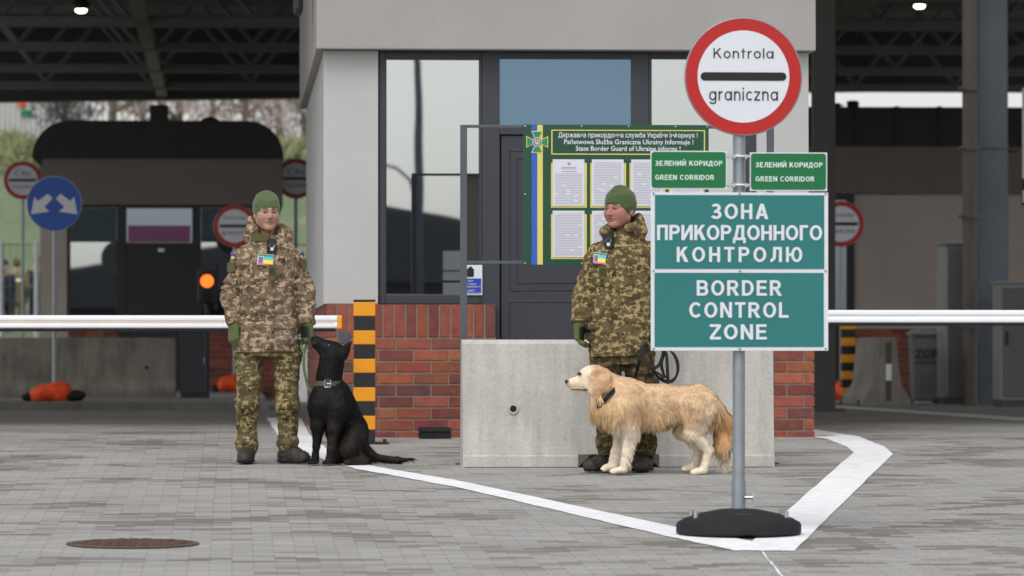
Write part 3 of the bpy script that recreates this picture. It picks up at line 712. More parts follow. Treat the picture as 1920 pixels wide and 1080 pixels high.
for a, b, t_, u, tx in ((1217, 1361, 284, 356, 1225.5), (1404, 1550, 286.5, 359, 1414.5)):
    m = MB(); m.box((sx(a), -.062, sz(u)), (sx(b), -.052, sz(t_)), .0015); p = m.build('corridor_sign', WHITE_SIGN, st)
    m = MB(); m.add([(x, -.0645, z) for x, z in rrect(sx(a+1.8), sx(b-2.4), sz(u-2.6), sz(t_+2), .014)], [tuple(range(28))]); m.build('green_face', GREEN_SIGN, p)
    dy_ = t_-284; PL = mat_plain('pale_sign_letters', lin(206, 226, 214), .4, 0, .02)
    m = MB(); lettering(m, 'ЗЕЛЕНИЙ КОРИДОР', sx(tx), sx(tx+126.5), sz(312.2+dy_), sz(302.6+dy_), -.067, .2); m.build('lettering', PL, p)
    m = MB(); lettering(m, 'GREEN CORRIDOR', sx(tx), sx(tx+111), sz(338.6+dy_), sz(329+dy_), -.067, .2); m.build('lettering', PL, p)
for py in (294, 348):
    m = MB(); m.box((sx(1350), -.045, sz(py)-.006), (sx(1418), -.03, sz(py)+.006), .003); m.tube([(sx(1362), -.06, sz(py)), (sx(1403), -.06, sz(py))], .0055, 8)
    for px in (1366, 1374, 1397): m.tube([(sx(px), -.066, sz(py)), (sx(px), -.03, sz(py))], .010, 8)
    m.lathe([(.033, sz(py)-.012), (.039, sz(py)-.012), (.039, sz(py)+.012), (.033, sz(py)+.012)], 24, (sx(1386.5), 0, 0)); m.build('clamp', CHROME, st, True)
m = MB(); m.box((sx(1217), -.075, sz(658.5)), (sx(1551), -.066, sz(362)), .0015); zp = m.build('zone_sign', WHITE_SIGN, st)
for (a, b, t_, u) in ((1224.6, 1543.4, 367, 505.3), (1223.8, 1542.4, 512.6, 651.5)):
    m = MB(); m.add([(sx(x), -.0775, sz(y)) for x, y in ((a, u), (b, u), (b, t_), (a, t_))], [(0,1,2,3)]); m.build('teal_face', TEAL, zp)
m = MB()
for s, a, b, zt_, zb_, sp_ in (('ЗОНА', 1330, 1438, 383, 412, 1.12), ('ПРИКОРДОННОГО', 1228.5, 1539.5, 423, 451.5, 1.0), ('КОНТРОЛЮ', 1265.5, 1502, 464, 492.5, 1.18),
      ('BORDER', 1303, 1463, 526.5, 555.5, 1.1), ('CONTROL', 1289, 1476, 567.6, 596.8, 1.1), ('ZONE', 1327.6, 1435, 609, 637.5, 1.1)):
    m = MB(); lettering(m, s, sx(a), sx(b), sz(zb_), sz(zt_), -.080, .2 if sp_ > 1.05 else .205, {1.12: .2, 1.0: .10, 1.18: .27, 1.1: .19}[sp_]); m.build('lettering', WHITE_SIGN, zp)
m = MB()
for px in (1222, 1384, 1546):
    for py in (364.5, 509, 655): m.lathe([(.0055, -.079), (.0045, -.081), (0, -.0815)], 10, (sx(px), 0, sz(py)), axis='y')
m.build('screw', mat_plain('dull_screw', lin(150, 150, 152), .4, .7, .1), zp)
m = MB()
for py in (400, 480, 560, 630): m = MB(); m.box((sx(1330), -.063, sz(py)-.012), (sx(1440), -.033, sz(py)+.012), .002); m.build('rear_rail', GREY_STEEL, st)

# ================================================================== BARRIER AND NOTICE BOARD
c0, c1 = gnd(868, 877), gnd(1452, 877); yB = c0.y; gB = gz(yB)
def bx(px): return at_y(px, 760, yB).x
s_ = 8400/(yB*math.cos(PSI))
zB = lambda py: gB+(877-py)/289.5
prof = [(0, 0), (0, .072), (.008, .082), (.034, .27), (.075, .80), (.10, .828), (.26, .828), (.285, .80), (.326, .27), (.352, .082), (.36, .072), (.36, 0)]
bar = thing('concrete_barrier', 'light grey precast concrete barrier standing right behind the pale dog', 'barrier', ((bx(868)+bx(1452))/2, yB, gB))
xm = (bx(868)+bx(1452))/2; L0, L1 = bx(868)-xm, bx(1452)-xm; q0, q1 = bx(1084)-xm, bx(1236)-xm
def pro(lo): return [(y, z) for y, z in prof if z >= lo-1e-6] if lo == 0 else [(.008, lo)]+[(y, z) for y, z in prof if z > lo]+[(.352, lo)]
m = MB(); m.prism(pro(0), L0, q0, 'x', bev=0); m.prism(pro(0), q1, L1, 'x'); m.prism(pro(.0855), q0, q1, 'x')
ob = m.build('body', CONC, bar)
m = MB()
for sgn_, q in ((1, q0), (-1, q1)): m.prism([(q, 0), (q+sgn_*.085, .0853), (q, .0853)], .003, .35, 'y')
m.box((q0+.02, .12, .0), (q1-.02, .34, .084)); m.build('drain_notch', mat_plain('dark_concrete', lin(96, 92, 84), .9, 0, .2), bar)
for px, py in ((963, 767), (1354, 766)):
    z = (877-py)/289.5; yy = .034+.041*(z-.27)/.53-.007; m = MB()
    m.lathe([(.022, yy-.008), (.034, yy-.008), (.036, yy), (.036, yy+.02), (.022, yy+.02)], 24, (bx(px)-xm, 0, z), axis='y', caps=False); ring = m.build('anchor_sleeve', mat_plain('sleeve_concrete', lin(176, 174, 168), .8, 0, .1), bar, True)
    m = MB(); m.lathe([(0, yy-.004), (.022, yy-.004), (.022, yy+.01), (0, yy+.01)], 20, (bx(px)-xm, 0, z), axis='y'); m.build('anchor_hole', BLACK_RUBBER, ring)
m = MB(); m.box((L0+.01, -.004, -.004), (L1-.01, .1, .004)); m.build('base_joint', BLACK_RUBBER, bar)

nb = thing('notice_board', 'dark steel frame holding a green board of white sheets, behind the barrier', 'notice board', (xm, yB+.44, gz(yB+.44)))
yN = yB+.44; gN = gz(yN)
nx = lambda px: at_y(px, 500, yN).x-xm
nz = lambda py: at_y(1160, py, yN).z-gN
m = MB()
for a, b in ((863, 875.5), (1438, 1451)): m.box((nx(a), -.02, 0), (nx(b), .02, nz(235)), .003); m.box((nx(a)-.03, -.06, 0), (nx(b)+.03, .06, .008), .002)
m.box((nx(875.5), -.016, nz(240.5)), (nx(1438), .016, nz(235)), .002); m.box((nx(875.5), -.016, nz(495)), (nx(1438), .016, nz(489.5)), .002)
fr = m.build('frame', mat_plain('frame_steel', lin(84, 88, 96), .5, .3, .06, 4), nb)
m = MB(); m.box((nx(981), -.034, nz(497)), (nx(1328), -.022, nz(234.5)), .001); bd = m.build('board', GREEN_BOARD, nb)
m = MB(); m.box((nx(981)+.004, -.0215, nz(497)+.004), (nx(1328)-.004, -.017, nz(234.5)-.004)); m.build('board_back', mat_plain('grey_board_back', lin(150, 146, 140), .6, 0, .05), bd)
q = lambda pts, y, mm, i=0: mm.add([(nx(a), y, nz(b)) for a, b in pts], [tuple(range(len(pts)))], i)
def rect(mm, a, b, t_, u, y, i=0): q(((a, u), (b, u), (b, t_), (a, t_)), y, mm, i)
m = MB(); rect(m, 996, 1006.5, 235.2, 496.4, -.036); m.build('blue_stripe', BLUE_BOARD, bd)
m = MB(); rect(m, 1006.8, 1017, 235.2, 496.4, -.036); m.build('yellow_stripe', YEL_BOARD, bd)
m = MB()
for a, b, t_, u in ((1033, 1321, 244, 246), (1033, 1321, 288.6, 290.6), (1033, 1035.2, 246.1, 288.5), (1318.8, 1321, 246.1, 288.5)): rect(m, a, b, t_, u, -.036)
m.build('title_border', YEL_BOARD, bd)
m = MB()
for s, a, b, zb_ in (('Державна прикордонна служба України інформує !', 1046, 1307, 258.2), ('Państwowa Służba Graniczna Ukrainy Informuje !', 1057, 1299, 270.8), ('State Border Guard of Ukraine informs !', 1079, 1275, 283.2)):
    m = MB(); lettering_small(m, s, nx(a), nx(b), nz(zb_), nz(zb_-8.8), -.037, .012); m.build('title_lettering', WHITE_SIGN, bd)
# guard emblem: green cross edged in yellow, blue roundel with a small trident
ec = (1006.5, 267); em = MB()
def arm(g, k0, k1, w0, w1, y, i):
    for a in range(4):
        w = a*math.pi/2; pts = []
        for u, v in ((-w0, k0), (w0, k0), (w1, k1), (-w1, k1)): pts.append((ec[0]+u*math.cos(w)-v*math.sin(w), ec[1]+u*math.sin(w)+v*math.cos(w)))
        vs = [(nx(a_), y, nz(b_)) for a_, b_ in pts]; g.add(vs, [(0,1,2,3)], i)
arm(em, 5, 20.5, 3.2, 11.2, -.038, 0); arm(em, 5, 19, 2.0, 8.9, -.039, 1)
r_ = (nx(1006.5+9)-nx(1006.5)); ex, ez = nx(ec[0]), nz(ec[1])
em.poly(disc(r_, 32, ex, ez, -.040), 0); em.poly(disc(r_*.84, 32, ex, ez, -.041), 2)
for dx in (-.42, 0, .42): em.add([(ex+(dx-.1)*r_, -.042, ez-.2*r_), (ex+(dx+.1)*r_, -.042, ez-.2*r_), (ex+(dx+.1)*r_, -.042, ez+(.55 if dx else .6)*r_), (ex+(dx-.1)*r_, -.042, ez+(.55 if dx else .6)*r_)], [(0,1,2,3)], 0)
em.add([(ex-.5*r_, -.042, ez-.2*r_), (ex-.3*r_, -.042, ez-.42*r_), (ex, -.042, ez-.66*r_), (ex+.3*r_, -.042, ez-.42*r_), (ex+.5*r_, -.042, ez-.2*r_)], [(0,1,2,3,4)], 0)
em.build('emblem', [YEL_BOARD, mat_plain('emblem_green', lin(40, 130, 84), .4, 0, .03), mat_plain('emblem_blue', lin(70, 110, 176), .4, 0, .03)], bd)
def mat_sheet():
    t = NT('printed_sheet'); tc, o = t.obj(); sp = t.n('SeparateXYZ'); t.l(tc, o, sp, 0)
    ln = t.math('FRACT', t.math('MULTIPLY', (sp, 2), 92)); on = t.math('LESS_THAN', ln, .5)
    mp = t.n('Mapping'); mp.inputs['Scale'].default_value = (38, 1, 92); t.l(tc, o, mp, 0)
    sn = t.n('VectorMath', operation='FLOOR'); t.l(mp, 0, sn, 0); w = t.n('TexWhiteNoise', noise_dimensions='3D'); t.l(sn, 0, w, 0)
    par = t.noise(1, 1, .5, vec=(mp, 0)); k = t.math('MULTIPLY', on, t.math('GREATER_THAN', (w, 0), .04))
    t.set(Base_Color=t.mix(t.math('MULTIPLY', k, .5), lin(206, 207, 216), lin(90, 92, 104)), Roughness=.6); return t.mat
SHEET = mat_sheet(); PAPER = mat_plain('white_paper', lin(206, 207, 216), .6, 0, .02)
for i, a in enumerate((1033.5, 1107, 1180.5, 1254)):
    for j, t_ in enumerate((300, 396)):
        b = a+65; m = MB(); rect(m, a-1, b+1, t_+6, t_+90, -.036); f = m.build('sheet_frame', YEL_BOARD, bd)
        m = MB(); m.box((nx(a+2), -.041, nz(t_+86.5)), (nx(b-3.5), -.039, nz(t_-.5))); pp = m.build('paper_sheet', PAPER, f)
        m = MB(); tp = t_+(26 if (i, j) == (0, 0) else 5); rect(m, a+6, b-8, tp, t_+83, -.0418); m.build('print', SHEET, pp)
        if (i, j) == (0, 0):
            m.v = []; m = MB(); cx_, w_ = (a+b)/2, 1
            for dx in (-2, 0, 2): rect(m, cx_+dx-.5, cx_+dx+.5, t_+5, t_+9, -.0418)
            rect(m, cx_-2.4, cx_+2.4, t_+8.5, t_+10, -.0416)
            for r in (14, 17, 22): rect(m, cx_-14, cx_+14, t_+r, t_+r+.8, -.0418)
            m.build('sheet_heading', mat_plain('grey_print', lin(90, 92, 100), .6), pp)
m = MB()
for px in (984, 1090, 1178, 1266, 1325):
    for py in (237.5, 494): m.lathe([(.006, -.035), (.005, -.038), (0, -.039)], 10, (nx(px), 0, nz(py)), axis='y')
for px in (984, 1325): m.lathe([(.006, -.035), (.005, -.038), (0, -.039)], 10, (nx(px), 0, nz(365)), axis='y')
m.build('screw', CHROME, nb)

# bait box at the plinth
c = at_y(816, 803, 33.0); m = MB(); bt = thing('bait_box', 'small black plastic box lying on the pavers against the brick plinth', 'box', (c.x, 33.06, gz(33.06)+.0), math.radians(4))
m.prism([(-.115, 0), (.115, 0), (.118, .05), (-.118, .05)], -.05, .06, 'y', bev=.006); m.build('tray', BLACK_RUBBER, bt)
m = MB(); m.prism([(-.124, .051), (.124, .051), (.112, .085), (-.112, .085)], -.058, .066, 'y', bev=.006); m.build('lid', BLACK_PAINT, bt)

# ---- striped bollards
def bollard(px, pyb, d, h, w, lab, n, base=True):
    p = at_d(px, pyb, d); t = thing('striped_bollard', lab, 'bollard', (p.x, p.y, gz(p.y)), group='black and yellow bollards')
    m = MB(); m.box((-w/2-.05, -w/2-.04, 0), (w/2+.10, w/2+.05, .012), .002)
    for a in (-.1, .145): m.tube([(a, -.06, .01), (a, -.06, .035)], .012, 8)
    m.build('base_plate', BLACK_PAINT, t)
    m = MB(); sh = h/n; yl, bl = [], []
    m.box((-w/2, -w/2, .012), (w/2, w/2, h), .006); pst = m.build('post', BLACK_PAINT, t)
    for i in range(n):
        if i % 2 == 0:
            z1 = h-i*sh-.001; z0 = max(h-(i+1)*sh, .02); m = MB(); e = .0015
            m.box((-w/2-e, -w/2-e, z0), (w/2+e, w/2+e, z1), .006); m.build('yellow_band', YELLOW, pst)
    m = MB(); m.box((-w/2-.003, -w/2-.003, h+.0015), (w/2+.003, w/2+.003, h+.016), .003); m.build('cap', BLACK_PAINT, pst)
    return t
p = gnd(683, 832); bollard(683, 832, p.length if 0 else (p-CAM).dot(CF), (832-566)/260.5, .151, 'black and yellow striped square bollard beside the black dog', 10)
bollard(1590, 757, 54, 1.0, .16, 'black and yellow striped bollard in the shade behind the right barrier boom', 10)

# ---- barrier booms
def boom(x0, x1, y, pz, tipside, lab, cabx):
    z = wz(pz, y); g_ = gz(y); t = thing('barrier_boom', lab, 'barrier', (cabx, y, g_), group='white barrier booms'); o = Vector((cabx, y, g_)); a, b, zc = x0-cabx, x1-cabx, z-g_
    H = .048
    m = MB(); m.prism(rrect(-.04, .04, zc+.006, zc+H, .014), a, b, 'x'); m.prism(rrect(-.04, .04, zc-H+.004, zc-.003, .014), a, b, 'x'); m.box((a+.002, -.03, zc-.0035), (b-.002, .034, zc+.0065)); m.build('arm', WHITE, t, True)
    m = MB(); m.box((a+.01, -.032, zc-H-.018), (b-.01, .03, zc-H+.003), .002); m.build('rubber_edge', BLACK_RUBBER, t)
    if tipside:
        e = b if tipside > 0 else a; m = MB(); m.box((e+.001, -.043, zc-H), (e+.036, .043, zc+H+.002), .012); m.build('end_cap', mat_plain('orange_reflector', lin(240, 160, 40), .4, 0, .1), t)
        m = MB(); m.box((a+.02, -.0415, zc-.004), (b-.02, -.0385, zc+.005)); m.build('reflective_strip', mat_plain('beige_reflective_strip', lin(226, 205, 184), .5, 0, .05), t)
    m = MB(); m.box((-.2, .06, 0), (.2, .46, zc+.12), .02); m.box((-.22, .04, zc+.121), (.22, .48, zc+.15), .01); cb = m.build('drive_cabinet', CAB, t)
    m = MB(); m.lathe([(.07, -.02), (.07, .058), (0, .058)], 20, (0, 0, zc), axis='y'); m.build('pivot', GREY_STEEL, t)
yb1 = 31.9; boom(W(-230, 600, yb1).x, W(632, 600, yb1).x, yb1, 604.3, 1, 'white barrier boom with an orange tip, lowered across the left lane behind the left soldier', W(-210, 600, yb1).x)
yb2 = 32.3; boom(W(1518, 600, yb2).x, W(2160, 600, yb2).x, yb2, 593.5, 0, 'white barrier boom lowered across the right lane, reaching behind the large teal sign', W(2140, 600, yb2).x)

# ================================================================== REAR LEFT BOOTH
def rear_booth(name_lab, px0, px1, y, fas, py_s, panes, doorbox, rooftop, brick_from, stairs=None, bands=None):
    X = lambda px: at_y(px, 600, y).x
    Z = lambda py: at_y(960, py, y).z
    b = thing('rear_booth', name_lab, 'booth', (X((px0+px1)/2), y, 0)); o0 = Vector(b.location)
    def P_(o): o.parent = b; o.matrix_parent_inverse = Matrix.Translation(-o0); return o
    m = MB(); ze = Z(fas); zsill = Z(py_s)
    (a, c), = [(X(px0+12), X(px1-8))]
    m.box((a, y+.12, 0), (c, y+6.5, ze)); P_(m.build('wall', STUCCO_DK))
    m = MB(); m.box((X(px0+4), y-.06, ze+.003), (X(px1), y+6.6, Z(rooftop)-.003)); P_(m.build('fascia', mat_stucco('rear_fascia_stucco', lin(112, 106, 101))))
    return b, P_, X, Z
b, P_, X, Z = rear_booth('shaded rear booth with a rounded black roof, behind the blue arrow sign', 75, 530, 64.5, 386, 620, None, None, 297, 100)
yR = 64.5
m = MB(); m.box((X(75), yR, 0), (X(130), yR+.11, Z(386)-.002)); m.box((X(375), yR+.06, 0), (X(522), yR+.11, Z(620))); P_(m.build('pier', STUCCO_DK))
m = MB(); x0, x1, z0, z1 = X(60), X(532), Z(299), Z(229); R_ = Z(229)-Z(299); pts = [(x0, z0), (x1, z0)]
for k in range(11): w = math.radians(k*9); pts.append((x1-R_*.95+R_*.95*math.cos(w), z0+R_*math.sin(w)))
for k in range(11): w = math.radians(90+k*9); pts.append((x0+R_*1.0+R_*1.0*math.cos(w), z0+R_*math.sin(w)))
m.prism(pts, yR-.12, yR+6.7, 'y'); rf = P_(m.build('roof', ROOF_BLACK))
m = MB()
for px in (180, 255, 335, 420): m.box((X(px)-.02, yR-.13, Z(297)), (X(px)+.02, yR+6, Z(228.2)))
m.build('roof_seam', ROOF_BLACK, rf)
m = MB(); m.box((X(275), yR+2.2, Z(232)), (X(311), yR+2.5, Z(183)), .03); m.build('chimney', mat_plain('chimney_tin', lin(58, 54, 52), .7), rf)
m = MB(); r = (X(408)-X(372))/2; cx = X(392)
m.tube([(cx+r*math.cos(math.radians(a)), yR+2.4, Z(228)+r*.95*math.sin(math.radians(a))) for a in range(-10, 172, 13)], .055, 10); m.build('vent_pipe', ROOF_BLACK, rf, True)
FD = mat_plain('black_frame', lin(40, 40, 44), .5, 0, .06)
def rwin(a, b_, t_, u, dark_band=None):
    m = MB(); y = yR-.02
    m.box((X(a)-.05, y, Z(u)-.05), (X(a), y+.08, Z(t_)+.03)); m.box((X(b_), y, Z(u)-.05), (X(b_)+.05, y+.08, Z(t_)+.03)); m.box((X(a)+.001, y, Z(u)-.05), (X(b_)-.001, y+.08, Z(u))); m.box((X(a)+.001, y, Z(t_)), (X(b_)-.001, y+.08, Z(t_)+.03))
    f = P_(m.build('window', FD)); m = MB(); m.box((X(a)-.01, y+.03, Z(u)-.01), (X(b_)+.01, y+.05, Z(t_)+.01)); m.build('pane', GLASS, f)
    if dark_band: m = MB(); m.box((X(a)+.002, y+.022, Z(dark_band)), (X(b_)-.002, y+.028, Z(t_)-.002)); m.build('dark_band', mat_plain('dark_teal_band', lin(54, 72, 82), .5), f)  # dark teal band across the top of the pane
rwin(132, 219, 391, 616, 455); rwin(377, 470, 391, 616, 455)
m = MB(); y = yR-.02; m.box((X(222), y, 0), (X(236), y+.1, Z(388))); m.box((X(361), y, 0), (X(374), y+.1, Z(388))); m.box((X(236)+.001, y, Z(391)), (X(361)-.001, y+.1, Z(388)))
m.box((X(236)+.001, y+.02, .02), (X(361)-.001, y+.07, Z(457))); dr = P_(m.build('door', FD))
m = MB(); m.box((X(237), y+.03, Z(456)), (X(360), y+.05, Z(392))); m.build('transom_pane', GLASS_DARK, dr)
m = MB(); m.box((X(240), y+.01, Z(455)), (X(357), y+.018, Z(424))); m.build('pink_band', mat_plain('dull_pink', lin(140, 84, 120), .5), dr)  # dull pink band over the lower half of the transom pane
m = MB(); m.box((X(296), y-.005, Z(473)), (X(308), y+.018, Z(467)), .004); m.build('door_plate', WHITE, dr)
def side_bricks(xa, xb, y, ztop, P_):
    m = MB(); z = ztop; r = 0
    while z > .0:
        x = xa-(.13 if r % 2 else 0)
        while x < xb:
            a, c = max(x, xa), min(x+.26, xb)
            if c-a > .03: m.box((a+.004, y, z-.076), (c-.004, y+.08, z), col=random.choice(PAL))
            x += .26
        z -= .0862; r += 1
    pb = P_(m.build('brick_plinth', BRICK, colors=True)); m = MB(); m.box((xa, y+.008, 0), (xb, y+.07, ztop-.002)); m.build('mortar_bed', MORT, pb)
side_bricks(X(128), X(221), yR-.03, Z(621), P_); side_bricks(X(376), X(522), yR-.03, Z(621), P_)

# ---- rear right booth
yQ = 63.4; X2 = lambda px: at_y(px, 600, yQ).x
b, P2, X, Z = rear_booth('shaded rear booth with brown-grey wall behind the end-on road barrier', 1500, 2050, yQ, 362, 615, None, None, 272, 1600)
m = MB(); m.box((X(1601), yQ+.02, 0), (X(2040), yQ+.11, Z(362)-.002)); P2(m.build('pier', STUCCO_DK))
m = MB(); pts = [(X(1490), Z(272)), (X(2060), Z(272)), (X(2060), Z(215)), (X(2045), Z(199)), (X(1505), Z(199)), (X(1490), Z(215))]; m.prism(pts, yQ-.12, yQ+6.7, 'y'); rf = P2(m.build('roof', ROOF_BLACK))
m = MB()
for px in (1604, 1680, 1760): m.box((X(px)-.03, yQ-.14, Z(271)), (X(px)+.03, yQ+6, Z(197.5)))
m.build('roof_seam', ROOF_BLACK, rf)
m = MB(); cx = X(1606); m.lathe([(.05, Z(200)), (.05, Z(182)), (.11, Z(182)), (.02, Z(176))], 14, (cx, yQ+2, 0)); cx = X(1636); m.lathe([(.12, Z(200)), (.09, Z(192)), (.09, Z(176)), (.11, Z(176)), (.07, Z(172)), (0, Z(171))], 14, (cx, yQ+2, 0)); m.build('chimney', ROOF_BLACK, rf)
m = MB(); y = yQ-.02; m.box((X(1515), y, 0), (X(1548), y+.1, Z(364))); m.box((X(1588), y, 0), (X(1602), y+.1, Z(364))); m.box((X(1548)+.001, y, Z(374)), (X(1588)-.001, y+.1, Z(364)-.001)); m.box((X(1548)+.001, y+.04, 0), (X(1588)-.001, y+.08, Z(600))); dr = P2(m.build('door', FD))
m = MB(); m.box((X(1547), y+.045, Z(600)), (X(1589), y+.06, Z(374))); m.build('pane', GLASS_DARK, dr)
m = MB(); m.box((X(1550), y+.02, Z(384)), (X(1587), y+.04, Z(376))); m.build('pale_film', WHITE, dr)
side_bricks(X(1603), X(2040), yQ-.03, Z(616), P2)

# ---- rear left: block, signs, cabinets
def DD(px, py, d): return at_d(px, py, d)
d = 53.5; p0, p1 = DD(-60, 762, d), DD(329, 762, d); zt_ = DD(100, 633, d).z
t = thing('concrete_block', 'stained old concrete block standing on the kerb below the left barrier boom', 'barrier', ((p0.x+p1.x)/2, p0.y, .085)); hw = (p1.x-p0.x)/2; h = zt_-.085
m = MB(); m.prism([(0, 0), (0, h*.12), (.05, h*.3), (.10, h), (.34, h), (.39, h*.3), (.44, h*.12), (.44, 0)], -hw, hw, 'x', bev=.01); bk = m.build('body', mat_concrete('stained_concrete', lin(112, 106, 97), 1.4, .9, .55, 1.1), t)
m = MB(); m.lathe([(0, .045), (.02, .045), (.02, .08), (0, .08)], 14, (DD(274, 705, d).x-(p0.x+p1.x)/2, 0, .36), axis='y'); m.build('anchor_hole', BLACK_RUBBER, bk)
def post_sign(lab, px, py, d, R, cat='sign', kind='red', bag=None, lines=None, foot=0.085, group=None):
    p = DD(px, py, d); t = thing('road_sign', lab, cat, (p.x, p.y, foot), group=group); z = p.z-foot
    m = MB(); m.tube([(0, 0, .0), (0, 0, z+R*.9)], .025, 12); m.build('pole', GREY_STEEL, t, True)
    m = MB(); m.box((-.32, -.03, 0), (.32, .03, .035), .006); m.box((-.03, -.32, .0), (.03, .32, .034), .006); m.build('foot', mat_plain('dull_steel_foot', lin(70, 70, 74), .6, .4), t)
    if kind == 'red': round_sign(t, 0, z, R, -.04, lines)
    else:
        m = MB(); m.lathe([(0, -.045), (R, -.045), (R*1.01, -.042), (R*1.01, -.03), (0, -.03)], 64, (0, 0, z), axis='y'); pn = m.build('round_sign', GREY_STEEL, t, True)
        m = MB(); m.poly(disc(R*.985, 64, 0, z, -.047)); m.build('blue_face', BLUE_SIGN, pn)
        for sg in (-1, 1):
            pts = [(-.84,-.39), (-.18,-.29), (-.36,-.115), (-.06,.18), (-.23,.36), (-.58,.10), (-.73,.24)]
            m = MB(); vs = [(-sg*x*R, -.050, z+y_*R) for x, y_ in pts]; m.add(vs, [(0,1,6), (2,3,4,5)]); m.build('white_arrow', WHITE_SIGN, pn)
    return t
post_sign('round blue sign with two white arrows pointing down and outwards, over the left boom', 102, 382, 50, .305, kind='blue')
CLO = (('Cło', .42, .22, .30, 0), ('Douane', .56, -.42, .2, 0))
post_sign('round red-rimmed customs sign half behind the blue arrow sign at far left', 43, 338, 71, .30, lines=CLO, group='round red-rimmed signs in the rear')
post_sign('round red-rimmed control sign just left of the left soldier’s head', 440, 424, 62, .292, lines=KG, group='round red-rimmed signs in the rear')
post_sign('round red-rimmed customs sign partly hidden by the left edge of the stucco booth', 555, 335, 66.5, .297, lines=CLO, group='round red-rimmed signs in the rear')
post_sign('round red-rimmed control sign just right of the large teal sign', 1577, 420, 59.5, .300, lines=KG, foot=0, group='round red-rimmed signs in the rear')
def sandbag(px, py, d, w, h, lab, foot):
    p = DD(px, py, d); t = thing('sandbag', lab, 'sandbag', (p.x, p.y-.16, foot), group='orange sandbags weighing down sign feet')
    i = Imp(.014); i.ell((0, 0, h*.45), (w*.5, .17, h*.5), .03); i.ell((-w*.25, 0, h*.35), (w*.3, .2, h*.42), .05); i.ell((w*.22, .02, h*.5), (w*.28, .18, h*.5), .05)
    i.mod(lambda P: .018*vnoise(P*9)+.01*vnoise(P*21)); i.fnc(lambda P: P[...,2]-.004, (-1,-1,-.5), (1,1,.0), .005)
    V, Fc = i.mesh(); npmesh('bag', V, Fc, ORANGE, t)
    for c_, r_3 in (((w*.52, .0, h*.28), (w*.3, .14, h*.28)), ((-w*.55, .03, h*.2), (w*.2, .12, h*.24))): i = Imp(.014); i.ell(c_, r_3, .03); i.mod(lambda P: .015*vnoise(P*12)); V, Fc = i.mesh(); npmesh('black_strap_end', V, Fc, BLACK_RUBBER, t)
sandbag(98, 752, 49.6, .46, .21, 'orange sandbag on the foot of the blue arrow sign', .085)
sandbag(431, 738, 61.5, .33, .24, 'orange sandbag beside the dark cabinet, behind the left soldier', .085)
sandbag(1560, 735, 59, .40, .24, 'orange sandbag beside the striped bollard in the right lane', 0)
# traffic light and its cabinet
p = DD(388, 700, 52.5); t = thing('traffic_light', 'small black traffic light glowing orange-red beside the left soldier', 'traffic light', (p.x, p.y, .085)); zc = DD(388, 527, 52.5).z-.085
m = MB(); m.tube([(.0, .05, 0), (.0, .05, zc-.2)], .03, 12); m.build('pole', BLACK_PAINT, t, True)
m = MB(); m.box((-.11, -.05, zc-.26), (.11, .14, zc+.13), .03); m.box((.08, .02, zc-.34), (.13, .12, zc+.22), .01); hs_ = m.build('housing', BLACK_PAINT, t)
m = MB(); m.lathe([(0, -.062), (.06, -.058), (.076, -.05), (.076, -.03)], 24, (0, 0, zc), axis='y'); m.build('lamp', mat_emit('red_lamp', (1, .10, .012, 1), 2.2), hs_, True)
m = MB(); m.lathe([(0, -.058), (.076, -.051), (.076, -.03)], 24, (0, 0, zc-.17), axis='y'); m.build('unlit_lamp', BLACK_RUBBER, hs_, True)
def arcvis(zc):
    m = MB(); n = 12
    for k in range(n):
        a0_, a1_ = [math.radians(20+140*j/n) for j in (k, k+1)]
        q4 = [(.083*math.cos(a), y_, zc+.083*math.sin(a)) for a, y_ in ((a0_, -.05), (a1_, -.05), (a1_, -.14), (a0_, -.14))]; q5 = [(x*1.04, y_, zc+(z-zc)*1.04) for x, y_, z in q4]
        m.add(q4+q5, [(0,1,2,3), (7,6,5,4), (3,2,6,7), (0,3,7,4), (2,1,5,6)])
    return m
arcvis(zc).build('visor', BLACK_PAINT, hs_)
p0, p1 = DD(338, 760, 53), DD(391, 760, 53); t = thing('control_cabinet', 'dark cabinet standing at the right end of the stained concrete block', 'cabinet', ((p0.x+p1.x)/2, p0.y, .085)); hw = (p1.x-p0.x)/2; h = DD(360, 618, 53).z-.085
m = MB(); m.box((-hw, 0, .0), (hw, .3, h), .012); bd_ = m.build('body', BLACK_PAINT, t); m = MB(); m.box((-hw+.02, -.012, .06), (hw-.02, -.001, h-.04), .004); dd_ = m.build('door', mat_plain('cabinet_door_black', lin(44, 46, 52), .5), t); m = MB(); m.box((hw-.06, -.03, h*.5), (hw-.04, -.0125, h*.6), .003); m.build('handle', GREY_STEEL, dd_)
m = MB(); m.box((-hw-.012, -.02, h+.001), (hw+.012, .31, h+.02), .004); m.build('lid', BLACK_PAINT, t)
# white cabinet glimpsed between soldier and plinth
p0, p1 = DD(536, 738, 56), DD(577, 738, 56); t = thing('white_cabinet', 'white cabinet behind the booth, glimpsed beside the left soldier’s thigh', 'cabinet', ((p0.x+p1.x)/2, p0.y, 0.0)); hw = (p1.x-p0.x)/2; h = DD(560, 632, 56).z
m = MB(); m.box((-hw, 0, 0.0), (hw, .35, h), .02); m.build('body', WHITE, t); m = MB(); m.box((-hw-.01, -.01, h+.001), (hw+.01, .36, h+.03), .006); m.build('lid', CAB, t)

